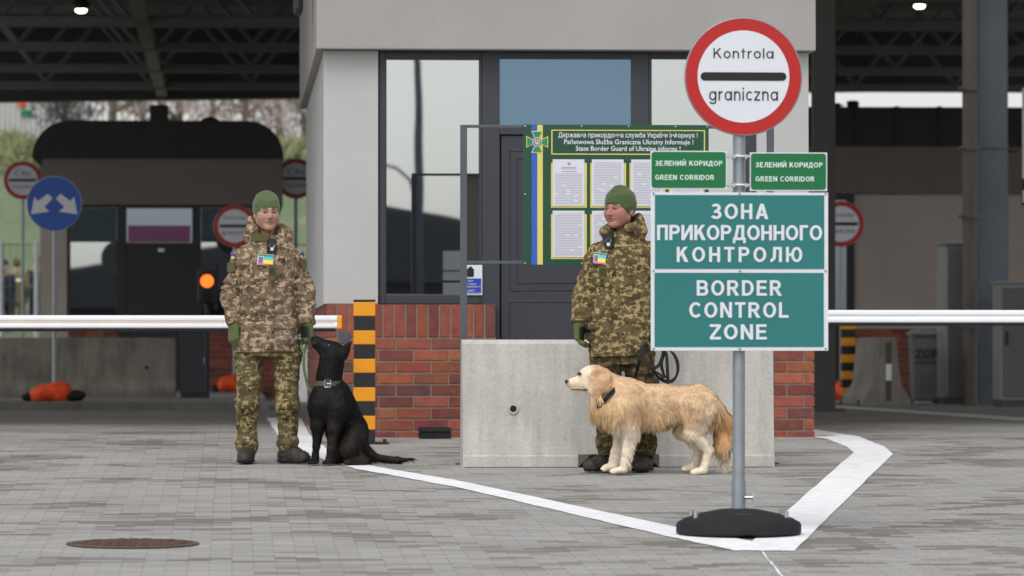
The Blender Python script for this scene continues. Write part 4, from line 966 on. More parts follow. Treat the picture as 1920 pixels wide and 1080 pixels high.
# ---- right lane objects
p = DD(1666, 764, 51.8); t = thing('jersey_barrier', 'precast concrete road barrier seen end-on in the right lane, with a white label', 'barrier', (p.x, p.y, 0)); h = .80
pr_ = [(-.27, 0), (-.27, .075), (-.148, .255), (-.09, h), (.09, h), (.148, .255), (.27, .075), (.27, 0)]
m = MB(); m.prism(pr_, 0, 2.0, 'y', bev=.012); bd_ = m.build('body', CONC2, t)
m = MB(); m.box((-.035, -.006, .06), (.035, .004, h-.06)); m.build('end_groove', mat_plain('groove_concrete', lin(96, 90, 80), .9, 0, .2), bd_); m = MB(); m.box((-.032, -.012, .30), (.034, -.0065, .49), .001); m.build('label', WHITE, bd_)
m = MB(); m.box((-.275, .5, 0), (-.15, .62, .07)); m.build('drain_slot', BLACK_RUBBER, bd_)
p = DD(1735, 755, 54.5); t = thing('waste_bin', 'grey plastic bin lettered ZOP beside the tall grey cabinet', 'bin', (p.x, p.y, 0)); h = DD(1735, 624, 54.5).z
BIN = mat_plain('grey_plastic', lin(112, 116, 120), .45, 0, .1, 4); m = MB()
b_ = bmesh.new(); bmesh.ops.create_cube(b_, size=1)
for v in b_.verts: s = 1 if v.co.z > 0 else .86; v.co = Vector((v.co.x*.36*s, v.co.y*.42*s, (v.co.z+.5)*(h-.06)+.03))
bmesh.ops.bevel(b_, geom=b_.edges[:], offset=.02, segments=2, affect='EDGES'); m.bm(b_)
for k in range(-2, 3): m.box((k*.05-.008, -.215, .06), (k*.05+.008, -.19, h*.45), .003)
m.build('body', BIN, t); m = MB(); m.prism([(-.2, h-.03), (.2, h-.03), (.2, h), (.12, h+.05), (-.12, h+.05), (-.2, h)], -.24, .24, 'y', bev=.01); m.build('lid', mat_plain('pale_bin_lid', lin(134, 136, 136), .45), t)
m = MB(); lettering(m, 'ZOP', -.15, .12, h-.31, h-.20, -.2185, .2); m.build('lettering', BLACK_FILM, t)
m = MB(); m.box((-.15, -.2180, h-.37), (.12, -.2170, h-.355)); m.build('small_print', BLACK_FILM, t)
for sg in (-1, 1): m = MB(); m.lathe([(0, -.025), (.05, -.025), (.06, -.015), (.06, .015), (.05, .025), (0, .025)], 20, (sg*.16, .19, .06), axis='y'); m.build('wheel', BLACK_RUBBER, t, True)
def cabinet(pa, pb, ptop, d, depth, lab, plinth=.08):
    p0, p1 = DD(pa, 760, d), DD(pb, 760, d); t = thing('steel_cabinet', lab, 'cabinet', ((p0.x+p1.x)/2, p0.y, 0)); hw = (p1.x-p0.x)/2; h = DD(pa, ptop, d).z
    m = MB(); m.box((-hw, 0, plinth), (hw, depth, h), .01); m.build('body', CAB, t); m = MB(); m.box((-hw+.01, .01, 0), (hw-.01, depth-.01, plinth-.001)); m.build('plinth', mat_plain('plinth_grey', lin(90, 90, 90), .7), t)
    m = MB(); m.box((-hw+.03, -.014, plinth+.03), (hw-.03, -.001, h-.05), .004); dr_ = m.build('door', mat_plain('cabinet_door_grey', lin(104, 107, 108), .5, 0, .05), t); m = MB(); m.box((-hw+.06, -.04, h*.5), (-hw+.085, -.0145, h*.5+.16), .004); m.build('handle', BLACK_PAINT, dr_)
    m = MB(); m.box((-hw-.02, -.03, h+.001), (hw+.02, depth+.02, h+.03), .006); m.build('lid', CAB, t)
cabinet(1773, 1850, 458, 53.5, .66, 'tall grey steel cabinet behind the brown downpipe in the right lane')
cabinet(1876, 1975, 532, 51.2, .55, 'lower wide grey cabinet at the right edge, in front of the blue-grey column')
p = DD(1927, 250, 50); t = thing('info_panel', 'white panel with black marks at the extreme right edge, above the grey cabinet', 'sign', (p.x, p.y, 0)); zt_, zb_ = DD(1917, 165, 50).z, DD(1917, 335, 50).z
m = MB(); m.box((-.06, -.02, zb_), (.55, .02, zt_), .004); m.build('panel', WHITE, t); m = MB(); m.tube([(.3, .05, 0), (.3, .05, zt_)], .03, 12); m.build('pole', GREY_STEEL, t, True); m = MB(); m.box((-.068, -.03, zb_-.3), (.55, .03, zb_-.005), .004); m.build('lower_panel', BLACK_PAINT, t)
m = MB(); m.prism([(-.065, zb_-.13), (-.045, zb_-.13), (-.02, zb_-.22), (-.02, zb_-.13), (.0, zb_-.13), (.0, zb_-.27), (-.02, zb_-.27), (-.045, zb_-.19), (-.045, zb_-.27), (-.065, zb_-.27)], -.036, -.0305, 'y'); m.build('white_mark', WHITE, t)

# ================================================================== FAR BACKGROUND: bank, trees, hall
def mat_bank():
    t = NT('grass_bank'); n = t.noise(.18, 5, .6); f = t.noise(3, 5, .7)
    r = t.ramp(n, [(.38, lin(92, 110, 76)), (.55, lin(106, 120, 88)), (.68, lin(150, 140, 100))]); g = t.ramp(f, [(.3, (.75,)*3), (.7, (1.15,)*3)])
    t.set(Base_Color=t.mix(1.0, (r, 0), (g, 0), 'MULTIPLY'), Roughness=.95); t.bump(f, .5, .05); return t.mat
m = MB(); nxg, rows = 40, [(88, -.05), (92, .2), (100, 1.6), (112, 3.6), (124, 5.6), (132, 6.3), (150, 6.5), (240, 7.5), (420, 9)]
V = []
for yy, zz in rows:
    for i in range(nxg+1):
        x = -90+180*i/nxg; V.append((x, yy, zz+(.35*math.sin(x*.21+yy*.1) if zz > 1 else 0)+(random.uniform(-.12, .12) if zz > 1 else 0)))
m.add(V, [(r*(nxg+1)+i, r*(nxg+1)+i+1, (r+1)*(nxg+1)+i+1, (r+1)*(nxg+1)+i) for r in range(len(rows)-1) for i in range(nxg)]); tag(m.build('hillside', mat_bank(), smooth=True, autos=False), kind='structure')
BARK = mat_plain('bark', lin(104, 92, 84), .9, 0, .2); TWIG = mat_plain('bare_twigs', lin(158, 142, 136), .9, 0, .25, 1); REED = mat_plain('dry_reed', lin(142, 146, 106), .9, 0, .25, 1.5); DKLEAF = mat_plain('dark_ivy', lin(70, 70, 74), .9, 0, .2)
def zb_at(y): return float(np.interp(y, [r[0] for r in rows], [r[1] for r in rows]))
def tree(px, d, h, rad, lab, n=1000, mt=TWIG, group='bare trees on the bank', low=.25, name='bare_tree', bl=.55):
    p = DD(px, 540, d); z = zb_at(p.y)-.1; t = thing(name, lab, 'tree' if 'tree' in name else 'bush', (p.x, p.y, z), group=group); rg = np.random.default_rng(int(px*7+d)); m = MB()
    m.tube([(0, 0, 0), (.1, 0, h*.3), (0, .1, h*.6), (.05, 0, h*.92)], [.16, .12, .08, .02], 8); limbs = []
    for i in range(9):
        a = rg.uniform(0, 6.28); z0 = h*rg.uniform(.25, .7); L = rad*rg.uniform(.6, 1); e = (math.cos(a)*L, math.sin(a)*L, z0+h*rg.uniform(.12, .3)); m.tube([(0, 0, z0), (e[0]*.5, e[1]*.5, (z0+e[2])/2-.1), e], [.06, .04, .012], 6); limbs.append(e)
    m.build('trunk', BARK, t); m = MB(); V = []; Fs = []
    for i in range(n):
        cz = low*h+(1-low)*h*rg.random()**.9; u = (cz/h-low)/(1-low); rr = rad*(.35+.9*math.sin(math.pi*min(1, .15+u*.85)))*math.sqrt(rg.random())*(.75+.25*math.sin(5*u+i % 3)); a = rg.uniform(0, 6.28)
        c = np.array((math.cos(a)*rr, math.sin(a)*rr, cz)); dr_ = rg.normal(size=3)*(.7, .7, .5)+(0, 0, .7); dr_ /= np.linalg.norm(dr_); L = bl*rg.uniform(.5, 1.3); sd_ = np.cross(dr_, rg.normal(size=3)); sd_ /= np.linalg.norm(sd_); w = .028
        k = len(V); V += [tuple(c-sd_*w), tuple(c+sd_*w), tuple(c+dr_*L)]; Fs.append((k, k+1, k+2))
    m.add(V, Fs); m.build('crown', mt, t)
tr = [(205, 138, 6.2, 2.6, 'leftmost of the bare brown trees seen over the rear left booth roof'), (262, 150, 6.5, 2.6, 'bare brown tree rising behind the square roof chimney, at its left'), (330, 142, 6.0, 2.8, 'bare brown tree between the square chimney and the curved vent pipe'), (395, 155, 6.5, 2.8, 'bare brown tree behind the curved vent pipe'), (455, 140, 5.6, 2.6, 'bare brown tree right of the curved vent pipe'), (520, 150, 5.2, 2.4, 'bare brown tree over the right end of the rear left booth roof'), (566, 138, 3.6, 2.2, 'rightmost bare brown tree, beside the stucco booth edge')]
for a in tr: tree(*a)
tree(118, 133, 3.4, 1.0, 'thin dark bare tree in front of the white hall', 900, DKLEAF, bl=.45)
for px, d, h, r, lab in ((22, 128, .8, 1.3, 'dry yellowish bush on the bank at the far left edge'), (70, 126, .7, 1.2, 'dry yellowish bush on the bank beside the rear booth roof'), (560, 127, .7, 1.2, 'dry yellowish bush on the bank right of the rear left booth')): tree(px, d, h, r, lab, 900, REED, 'dry bushes on the bank', .02, 'dry_bush', .5)
p0, p1 = DD(-80, 300, 190), DD(150, 300, 190); t = thing('white_hall', 'white ribbed hall at the top left beyond the grassy bank', 'building', ((p0.x+p1.x)/2, p0.y, 7)); hw = (p1.x-p0.x)/2; h = 9
m = MB(); m.box((-hw, 0, 0), (hw, 14, h)); wl = m.build('wall', WHITE, t); m = MB()
for k in range(24): m.box((-hw+k*hw/12, -.12, 0), (-hw+k*hw/12+.12, -.002, h)); 
m.build('rib', CAB, wl); m = MB(); m.prism([(-hw-.3, h), (hw+.3, h), (0, h+1.6)], -.3, 14.3, 'y'); m.build('roof', CAB, t)
m = MB(); a = DD(42, 195, 190); m.box((a.x-t.location.x-.2, -.2, a.z-7-.1), (a.x-t.location.x+.15, -.125, a.z-7+.3)); m.build('orange_panel', ORANGE, wl); m = MB(); m.box((a.x-t.location.x-.05, -.2, a.z-7-.5), (a.x-t.location.x+.4, -.125, a.z-7-.25)); m.build('green_panel', GREEN_SIGN, wl)
# fence beyond the lane
t = thing('mesh_fence', 'pale wire mesh fence with posts at the foot of the grassy bank', 'fence', (0, 86.8, 0)); 
for px in (4, 70, 136, 410, 480, 546, 612):
    m = MB(); xx = DD(px, 540, 86.8).x; m.tube([(xx, 0, 0), (xx, 0, 2.75)], .045, 8); m.build('post', WHITE, t)
m = MB(); xa_, xb_ = DD(-200, 540, 86.8).x, DD(700, 540, 86.8).x
for z in (.1, 1.2, 1.9, 2.7): m.tube([(xa_, 0, z), (xb_, 0, z)], .012, 5)
x = xa_
while x < xb_: m.tube([(x, 0, .05), (x, 0, 2.72)], .005, 4, cap=False); x += .12
m.build('wire_mesh', GREY_STEEL, t)

# ================================================================== behind the camera (seen mirrored in the panes)
t = thing('service_hall', 'long low dark hall with a gabled roof, mirrored in the booth window', 'building', (-3.5, -34, -.88))
m = MB(); m.box((-11, -10, 0), (17, 0, 3.1)); m.build('wall', mat_plain('hall_cladding', lin(46, 49, 56), .7), t); m = MB(); m.prism([(-11.5, 3.1), (17.5, 3.1), (3, 5.4)], -10.3, .3, 'y'); m.build('roof', mat_plain('hall_roof', lin(66, 68, 74), .6), t)
for a in (-8, -2, 5, 11): m = MB(); m.box((a, .002, 0), (a+3, .05, 2.5), .01); m.build('gate', mat_plain('hall_gate', lin(96, 98, 100), .6), t)
def lamp_post(x, y, h, lab, r=.09):
    t = thing('street_lamp', lab, 'street lamp', (x, y, -.88), group='street lamps mirrored in the panes'); m = MB(); m.tube([(0, 0, 0), (.02, 0, h*.6), (0, 0, h-.6), (-.1, 0, h-.25), (-.4, 0, h), (-.9, 0, h+.12)], [r, r*.8, r*.6, r*.5, r*.45, r*.4], 12); m.build('pole', mat_plain('lamp_pole', lin(78, 82, 96), .6), t, True)
    m = MB(); m.box((-1.45, -.14, h+.05), (-.85, .14, h+.17), .03); m.build('lamp_head', DARK_FRAME, t)
def mirror_at(px, py, dv): v = at_d(px, py, dv); return v.x, 2*(YW-.02)-v.y
x, y = mirror_at(784, 300, 84); lamp_post(x, y, 7.5, 'tall street lamp nearest the camera, mirrored near the left of the left pane', .11)
x, y = mirror_at(777, 300, 100); lamp_post(x, y, 5.6, 'smaller street lamp with a curved arm mirrored in the left pane', .07)

# ================================================================== PEOPLE
CAM1J = mat_camo('camo_tan', [lin(92, 79, 62), lin(117, 101, 82), lin(170, 147, 123), lin(62, 53, 43)], .0056, 14.5, 1.0)
CAM1T = mat_camo('camo_green', [lin(80, 73, 50), lin(97, 88, 61), lin(152, 136, 99), lin(50, 48, 32)], .0062, 13, 4.0)
CAM2J = mat_camo('camo_olive', [lin(80, 69, 48), lin(100, 86, 62), lin(158, 141, 99), lin(58, 50, 38)], .0056, 14.5, 7.0)
CAM2T = mat_camo('camo_dark_olive', [lin(68, 62, 44), lin(84, 75, 53), lin(116, 102, 72), lin(44, 39, 30)], .0062, 12, 2.0)
def mat_knit(name, c):
    t = NT(name); n = t.noise(7, 4, .6); f = t.noise(220, 2, .5)
    r = t.ramp(n, [(.3, tuple(x*.84 for x in c[:3])), (.7, tuple(x*1.14 for x in c[:3]))]); t.set(Base_Color=(r, 0), Roughness=.95); t.bsdf.inputs['Specular IOR Level'].default_value = .1
    t.bsdf.inputs['Sheen Weight'].default_value = .25; t.bump(f, .35, .002); return t.mat
HAT1 = mat_knit('green_fleece', lin(80, 96, 60)); HAT2 = mat_knit('olive_fleece', lin(72, 86, 52)); GLOVE = mat_knit('green_glove', lin(84, 94, 50))
GPALM = mat_plain('black_glove_palm', lin(32, 32, 34), .7, 0, .2); BOOT = mat_plain('dark_brown_leather', lin(54, 46, 42), .6, 0, .25, 16, .4, 50); SOLE = mat_plain('black_sole', lin(30, 29, 29), .85, 0, .2)
OLIVE = mat_knit('olive_cloth', lin(88, 84, 52)); BLK = mat_plain('black_plastic', lin(26, 26, 28), .4, 0, .1)
def mat_skin():
    t = NT('skin'); a = t.n('VertexColor', layer_name='tint'); n = t.noise(45, 3, .6); r = t.ramp(n, [(.3, (.88,)*3), (.7, (1.07,)*3)])
    t.set(Base_Color=t.mix(1.0, (a, 0), (r, 0), 'MULTIPLY'), Roughness=.58, Subsurface_Weight=.06, Subsurface_Scale=.006); t.bsdf.inputs['Subsurface Radius'].default_value = (1, .35, .2); t.bump(n, .08, .002); return t.mat
SKIN = mat_skin()
def rz(a): c, s = math.cos(a), math.sin(a); return np.array([[c,-s,0],[s,c,0],[0,0,1]])
def to_head(P, hc, yaw, tilt=0.0, roll=0.0):
    R_ = rz(yaw)@np.array(Euler((tilt, roll, 0)).to_matrix()); return (P-np.array(hc))@R_
def body_mesh(o, J, hc, yaw, skin=(172, 136, 114), blush=(164, 114, 98), h=.003, stub=0, wide=1.0, brow=(70, 52, 42)):
    """head with a face, neck, and the trunk and limbs inside the clothes: one skin"""
    R_ = rz(yaw); H = lambda x, y, z: tuple(np.array(hc)+R_@np.array((x*wide, y, z)))
    RM_ = R_; i = Imp(h)
    rot = RM_
    E = lambda c, r, k=.02, op='+': i.ell(H(*c), (r[0]*wide, r[1], r[2]), k, op, rot)
    S = lambda a, b, ra, rb, k=.015, op='+': i.seg(H(*a), H(*b), ra, rb, k, op)
    E((0, .018, .035), (.074, .096, .088)); E((0, -.022, -.03), (.062, .070, .085), .03)
    for s in (-1, 1):
        S((s*.050, .01, -.058), (s*.016, -.062, -.098), .022, .016, .03); E((s*.040, -.050, -.028), (.020, .026, .026), .05)
        E((s*.0315, -.102, -.001), (.019, .016, .0115), .012, '-')
    S((-.046, -.074, .017), (0, -.090, .015), .0105, .010, .014); S((.046, -.074, .017), (0, -.090, .015), .0105, .010, .014)
    E((0, -.074, -.100), (.022, .018, .018), .02)
    S((0, -.090, .006), (0, -.113, -.033), .0075, .0115, .012)
    for s in (-1, 1): E((s*.0115, -.102, -.038), (.0085, .011, .007), .008); E((s*.0062, -.106, -.0455), (.004, .007, .0035), .003, '-')
    for s in (-1, 1): E((s*.031, -.079, -.001), (.0135, .0135, .0135), .003)
    S((-.019, -.086, -.0605), (.019, -.086, -.0605), .0065, .0065, .01); E((0, -.0925, -.0595), (.015, .007, .0055), .006); E((0, -.0915, -.0715), (.017, .008, .0065), .006)
    S((0, -.097, -.0645), (-.022, -.092, -.0668), .0028, .0028, .004, '-'); S((0, -.097, -.0645), (.022, -.092, -.0668), .0028, .0028, .004, '-')
    for s in (-1, 1): E((s*.077, .018, -.012), (.009, .019, .031), .01); E((s*.086, .012, -.010), (.006, .010, .017), .006, '-')
    nb_ = H(0, .03, -.06); i.seg(nb_, J['neck'], .052, .056, .03)
    i.sect([(J['hipz'], *J['hip'], .13, .085), (J['hipz']+.22, *J['mid'], .125, .085), (J['shz']-.06, *J['chest'], .15, .09), (J['shz']+.01, *J['chest'], .09, .06)], .04)
    for s in ('l', 'r'):
        i.seg(J['sh'+s], J['el'+s], .04, .036, .03); i.seg(J['el'+s], J['wr'+s], .034, .026, .02)
        i.seg(J['hp'+s], J['kn'+s], .068, .05, .04); i.seg(J['kn'+s], J['an'+s], .046, .036, .03)
    V, Fc = i.mesh(); Q = to_head(V, hc, yaw)/np.array([wide, 1, 1]); C = np.tile(np.array(lin(*skin)[:3]), (len(V), 1)); X, Y, Z = np.abs(Q[:,0]), Q[:,1], Q[:,2]; fr = Y < -.045
    def put(w, c): nonlocal C; w = w[:,None]; C = C*(1-w)+np.array(lin(*c)[:3])*w
    head = Z > -.14
    put(np.exp(-(((X-.040)/.024)**2+((Z+.035)/.024)**2))*.75*fr, blush); put(np.exp(-((X/.016)**2+((Z+.036)/.016)**2))*.6*(Y < -.09), blush); put(np.exp(-(((Q[:,0]/.05)**2)+((Z+.09)/.03)**2))*.25*fr, blush)
    if stub: put(np.clip(.5+.5*np.sin(0), 0, 1)*((Z < -.048) & (Z > -.13) & head & (Y < .03)).astype(float)*stub, (140, 112, 100))
    put(((X/.020)**2+((Z+.0655)/.0090)**2 < 1).astype(float)*fr*.6, (150, 92, 82)); put(((X < .020) & (np.abs(Z+.0648+X*.09) < .0022) & fr).astype(float)*.8, (96, 50, 46))
    bz = .0170+.004*np.sin((X-.012)/.04*3.0); put(((X > .012) & (X < .050) & (np.abs(Z-bz) < .0056-(X-.03)*.05) & fr).astype(float)*.9, brow)
    put((((X-.0315)/.0155)**2+((Z+.0005)/.0072)**2 < 1).astype(float)*fr, (62, 42, 38)); put((((X-.0315)/.0118)**2+((Z+.0012)/.0046)**2 < 1).astype(float)*fr, (148, 138, 132)); put(((X > .017) & (X < .046) & (np.abs(Z-.0052+((X-.0315)/.0155)**2*.003) < .0022) & fr).astype(float)*.9, (44, 32, 28)); ix = np.abs(Q[:,0]-.0315*np.sign(Q[:,0])-J.get('gaze', 0)); put(((ix/.0058)**2+((Z+.0005)/.0062)**2 < 1).astype(float)*fr*(X > .015), (48, 36, 32))  # shade of brow and beanie put into the colour: eye whites darkened
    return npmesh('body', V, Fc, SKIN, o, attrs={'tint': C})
def hat_mesh(o, hc, yaw, mt, h=.004, top=.112, seed=0, wide=1.0):
    R_ = rz(yaw); i = Imp(h); hc = np.array(hc)
    def sh(r, c):
        C_ = hc+R_@np.array(c); r = np.array(r)
        def fn(P): Q = (P-C_)@R_; a = np.linalg.norm(Q/r, axis=-1); g = np.linalg.norm(Q/(r*r), axis=-1); return a*(a-1)/np.maximum(g, 1e-6)
        return fn
    f1 = sh((.0895*wide, .112, top), (0, .017, .036))
    def fn(P):
        Q = (P-hc)@R_; d = f1(P); cone_ = np.linalg.norm(Q[...,:2]-np.array([.0, .02]), axis=-1)-np.clip((.186-Q[...,2])*(.96 if wide == 1 else 1.0), 0, .3)
        d = np.maximum(d, cone_*.7); cut = Q[...,2]-(.027-(Q[...,1]+.085)*.52-.35*Q[...,0]**2/.09)
        return np.maximum(d, -cut*.88)
    i.fnc(fn, hc-.16, hc+.19, .01, '+'); i.mod(lambda P: .0035*vnoise(P*np.array([16, 16, 34])+seed)+.002*vnoise(P*40+seed))
    V, Fc = i.mesh(); return npmesh('beanie', V, Fc, mt, o)
def wr(P, seed, a, fx, fz): return a*(1-2*np.abs(vnoise(P*np.array([fx, fx, fz])+seed)))+a*.6*vnoise(P*np.array([fx*2.2, fx*2.2, fz*1.8])+seed*2)
def jacket_mesh(o, J, mt, seed, h=.0055, open_front=True):
    i = Imp(h); i.sect(J['torso'], .03, n=2.5)
    for s in ('l', 'r'):
        ra = J.get('arm', (.086, .075, .058)); i.seg(J['sh'+s], J['el'+s], ra[0], ra[1], .035); i.seg(J['el'+s], J['wr'+s], ra[1], ra[2], .02, flat=True)
        w, e = np.array(J['wr'+s]), np.array(J['el'+s]); d = (w-e)/np.linalg.norm(w-e)
        i.seg(w-d*.045, w+d*.014, ra[2]+.004, ra[2]-.002, .006, flat=True)
        i.seg(np.array(J['sh'+s])+(0, 0, .0), np.array(J['chest3'])+(0, 0, .045), .066, .06, .05)
    # hem and waist creases, hood roll, stand collar
    hx, hy, hz = J['collar']; 
    i.sect([(hz-.07, hx, hy+.005, .108, .098), (hz-.02, hx, hy, .092, .090), (hz+.045, hx, hy-.004, .094, .094)], .03, n=2.1)
    i.sect([(hz-.005, hx, hy-.006, .076, .076), (hz+.07, hx, hy-.012, .082, .082)], .006, '-', n=2.1)
    rb_ = J['back']; b = np.array(rb_)
    for a in range(-100, 101, 20):
        w = math.radians(a); yv = J.get('yaw', 0); d = rz(yv)@np.array((math.sin(w)*.115, math.cos(w)*.095, 0)); i.ell(np.array((hx, hy, hz+.0))+d+(0, 0, -.010+.034*math.cos(w)), (.042, .044, .044+.020*max(0, math.cos(w))), .03)
    for c_, r_ in J.get('hood', ()): i.ell(c_, r_, .03)
    zz0 = J['torso'][0][0]
    def md(P):
        arm = np.abs(P[:,0]-J['torso'][0][1]) > J['torso'][2][3]*.93
        v = np.where(arm, wr(P, seed, .0075, 10, 26), wr(P, seed+5, .0065, 7, 15))
        v = v+.004*np.exp(-((P[:,2]-J['waist'])/.010)**2)*(~arm)+.003*np.exp(-((P[:,2]-zz0-.03)/.004)**2)*(~arm)
        return v
    i.mod(md)
    # centre placket and pocket edges as raised cloth
    V, Fc = i.mesh(); return npmesh('jacket', V, Fc, mt, o)
def trousers_mesh(o, J, mt, seed, h=.0055):
    i = Imp(h); i.sect(J['seat'], .04, n=2.3)
    for s in ('l', 'r'):
        hp, kn, an = (np.array(J[q+s]) for q in ('hp', 'kn', 'an')); r = J['leg']
        i.seg(hp, kn, r[0], r[1], .04); i.seg(kn, an, r[1], r[2], .03); i.ell(an+(0, 0, .045), (r[2]+.014, r[2]+.018, .05), .03); i.ell(kn+(0, -.01, -.02), (r[1]-.002, r[1]+.002, .09), .03)
        if J.get('cargo'): sx_ = -1 if s == 'l' else 1; i.ell(hp*.45+kn*.55+np.array((sx_*r[0]*.82, .01, .0)), (.032, .075, .095), .02)
        c = an+np.array((0, 0, -.02)); i.fnc(lambda P, z=c[2]: P[...,2]-z, c-.12, c+.01, .004, '-')
    i.mod(lambda P: wr(P, seed, .0062, 9, 24)); V, Fc = i.mesh(); return npmesh('trousers', V, Fc, mt, o)
def boot_mesh(o, an, ang, mt=None, h=.0045, L=.185):
    a = np.array(an); R_ = rz(ang); i = Imp(h); T = lambda x, y, z: tuple(np.array((a[0], a[1], 0))+R_@np.array((x, y, z)))
    i.seg(T(0, .01, .16), T(0, .012, .07), .052, .050, .02); i.seg(T(0, .035, .045), T(0, -.07, .052), .047, .050, .03); i.seg(T(0, -.07, .05), T(0, -L+.04, .040), .050, .043, .03); i.ell(T(0, -L+.05, .034), (.047, .05, .036), .02, rot=R_)
    i.seg(T(0, .04, .014), T(0, -L+.05, .014), .054, .052, .008, sq=(1, 1, .30)); i.fnc(lambda P: P[...,2]-.002, (a[0]-.4, a[1]-.4, -.1), (a[0]+.4, a[1]+.4, .0), .003, '-')
    i.mod(lambda P: .0022*(1-2*np.abs(vnoise(P*np.array([30, 30, 60])))))
    V, Fc = i.mesh(); cz = V[Fc].mean(1)[:,2]; return npmesh('boot', V, Fc, [BOOT, SOLE], o, mi=(cz < .024).astype(int))
def glove_mesh(o, wrist, dirv, palmv, curl, h=.0035, side=1, grip=0.0):
    """palm, four fingers of different lengths bent at the knuckles, thumb from the side of the palm"""
    w = np.array(wrist, float); d = np.array(dirv, float)*1.0; d /= np.linalg.norm(d); n = np.array(palmv, float); n -= d*(n@d); n /= np.linalg.norm(n); s = np.cross(d, n)*side   # s: towards the thumb
    i = Imp(h); P = lambda a, b, c: w+(d*a+s*b+n*c)*1.1
    i.seg(P(-.05, 0, 0), P(.01, 0, 0), .037, .034, .012); i.ell(P(.045, -.002, 0), (.048, .048, .048), .01, rot=None) if False else None
    for k in range(4): i.seg(P(.005, (.018-.012*k), 0), P(.085, (.031-.0205*k), 0), .026, .023, .012)
    Lf = (.070, .078, .073, .058)
    for k in range(4):
        p = P(.085, .031-.0205*k, 0); a = 0; q = p
        for j, f in enumerate((.45, .32, .26)):
            a += curl[0] if j == 0 else curl[1] if j == 1 else curl[1]*.7; dd = d*math.cos(a)+n*math.sin(a)+s*(.05*(1.5-k))*(1-grip); q2 = q+dd*Lf[k]*f*1.05; i.seg(q, q2, .0165-.001*j, .0155-.001*j, .003); q = q2
    t0 = P(.025, .030, .008); t1 = t0+(d*.55+s*.55+n*.62)/1.0*.045; t2 = t1+(d*.75+s*.05+n*.66)*.034; i.seg(t0, t1, .0200, .0170, .012); i.seg(t1, t2, .0165, .0140, .003)
    i.mod(lambda Q: .0012*vnoise(Q*60)); V, Fc = i.mesh(); v = V[Fc]; nr = np.cross(v[:,2]-v[:,0], v[:,3]-v[:,1]); nr /= np.linalg.norm(nr, axis=1)[:,None]+1e-9
    al = (v.mean(1)-w)@d; return npmesh('glove', V, Fc, [GLOVE, GPALM], o, mi=((nr@n > .45) & (al > .02)).astype(int))
def chest_kit(o, x, z, y, rotz, badge, tab, lean=0, sc=1.0):
    """body camera, identity badge, rank tab; positions on the jacket front"""
    Rz = Matrix.Rotation(rotz, 3, 'Z')
    def pl(m, name, mats, loc, par=o): ob = m.build(name, mats, par); ob.location = loc; ob.rotation_euler = (0, lean, rotz); return ob
    m = MB(); m.prism(rrect(-.031, .031, -.050, .050, .024), -.022, .012, 'y', bev=.006); c = pl(m, 'body_camera', BLK, (x, y, z))
    m = MB(); m.lathe([(.0, -.026), (.016, -.026), (.019, -.0225)], 20, (0, 0, .018), axis='y'); m.build('lens', mat_plain('camera_lens', lin(44, 46, 52), .2), c, True)
    m = MB(); m.box((-.010, -.0262, -.030), (.010, -.0225, -.010), .002); m.build('label', WHITE_SIGN, c); 
    m = MB(); m.tube([(-.018, -.025, .012), (-.015, -.026, -.004), (-.006, -.026, -.008)], .0016, 5); m.tube([(.018, -.025, .012), (.015, -.026, -.004), (.006, -.026, -.008)], .0016, 5); m.build('bracket', CHROME, c)
    m = MB()
    for s in (-1, 1): m.tube([(s*.014, -.0, .045), (s*.018, .012, .070), (s*.012, .03, .088)], .003, 6)
    m.build('cord', BLK, c)
    bx_, bz_, by_, br = badge; m = MB(); m.box((-.052, -.003, -.036), (.052, .001, .036), .002); b = pl(m, 'identity_badge', mat_plain('badge_card', lin(214, 222, 226), .3), (bx_, by_, bz_)); b.rotation_euler = (0, br, rotz); b.scale = (sc, 1, 1)
    def rc(nm, a, c_, e, f, col, yy=-.0045): mm = MB(); mm.add([(a, yy, e), (c_, yy, e), (c_, yy, f), (a, yy, f)], [(0,1,2,3)]); mm.build(nm, mat_plain(nm, col, .35, 0, .03), b)
    rc('badge_top', -.05, .05, .024, .034, lin(60, 130, 84)); rc('badge_blue', -.012, .05, .002, .0235, lin(96, 190, 214)); rc('badge_yellow', -.012, .05, -.024, .0015, lin(238, 222, 70)); rc('badge_pink', -.05, .05, -.034, -.0245, lin(222, 90, 140)); rc('badge_photo', -.046, -.016, -.022, .018, lin(120, 110, 150))
    tx, tz, ty = tab; m = MB(); m.box((-.026, -.003, -.044), (.026, .002, .044), .003); t = pl(m, 'rank_tab', OLIVE, (tx, ty, tz)); m = MB()
    for k in range(3): zc = .016-k*.017; m.add([(-.02, -.0042, zc-.010), (0, -.0042, zc+.003), (.02, -.0042, zc-.010), (.02, -.0042, zc-.002), (0, -.0042, zc+.012), (-.02, -.0042, zc-.002)], [(0,1,4,5), (1,2,3,4)])
    m.build('chevron', BLK, t)
def surf_y(ob, x, z, front=True):
    """front surface of a mesh at (x, z)"""
    me = ob.data; n = len(me.vertices); a = np.empty(n*3); me.vertices.foreach_get('co', a); a = a.reshape(-1, 3); s = a[(np.abs(a[:,0]-x) < .016) & (np.abs(a[:,2]-z) < .016)]
    return float(s[:,1].min()) if len(s) else -.15
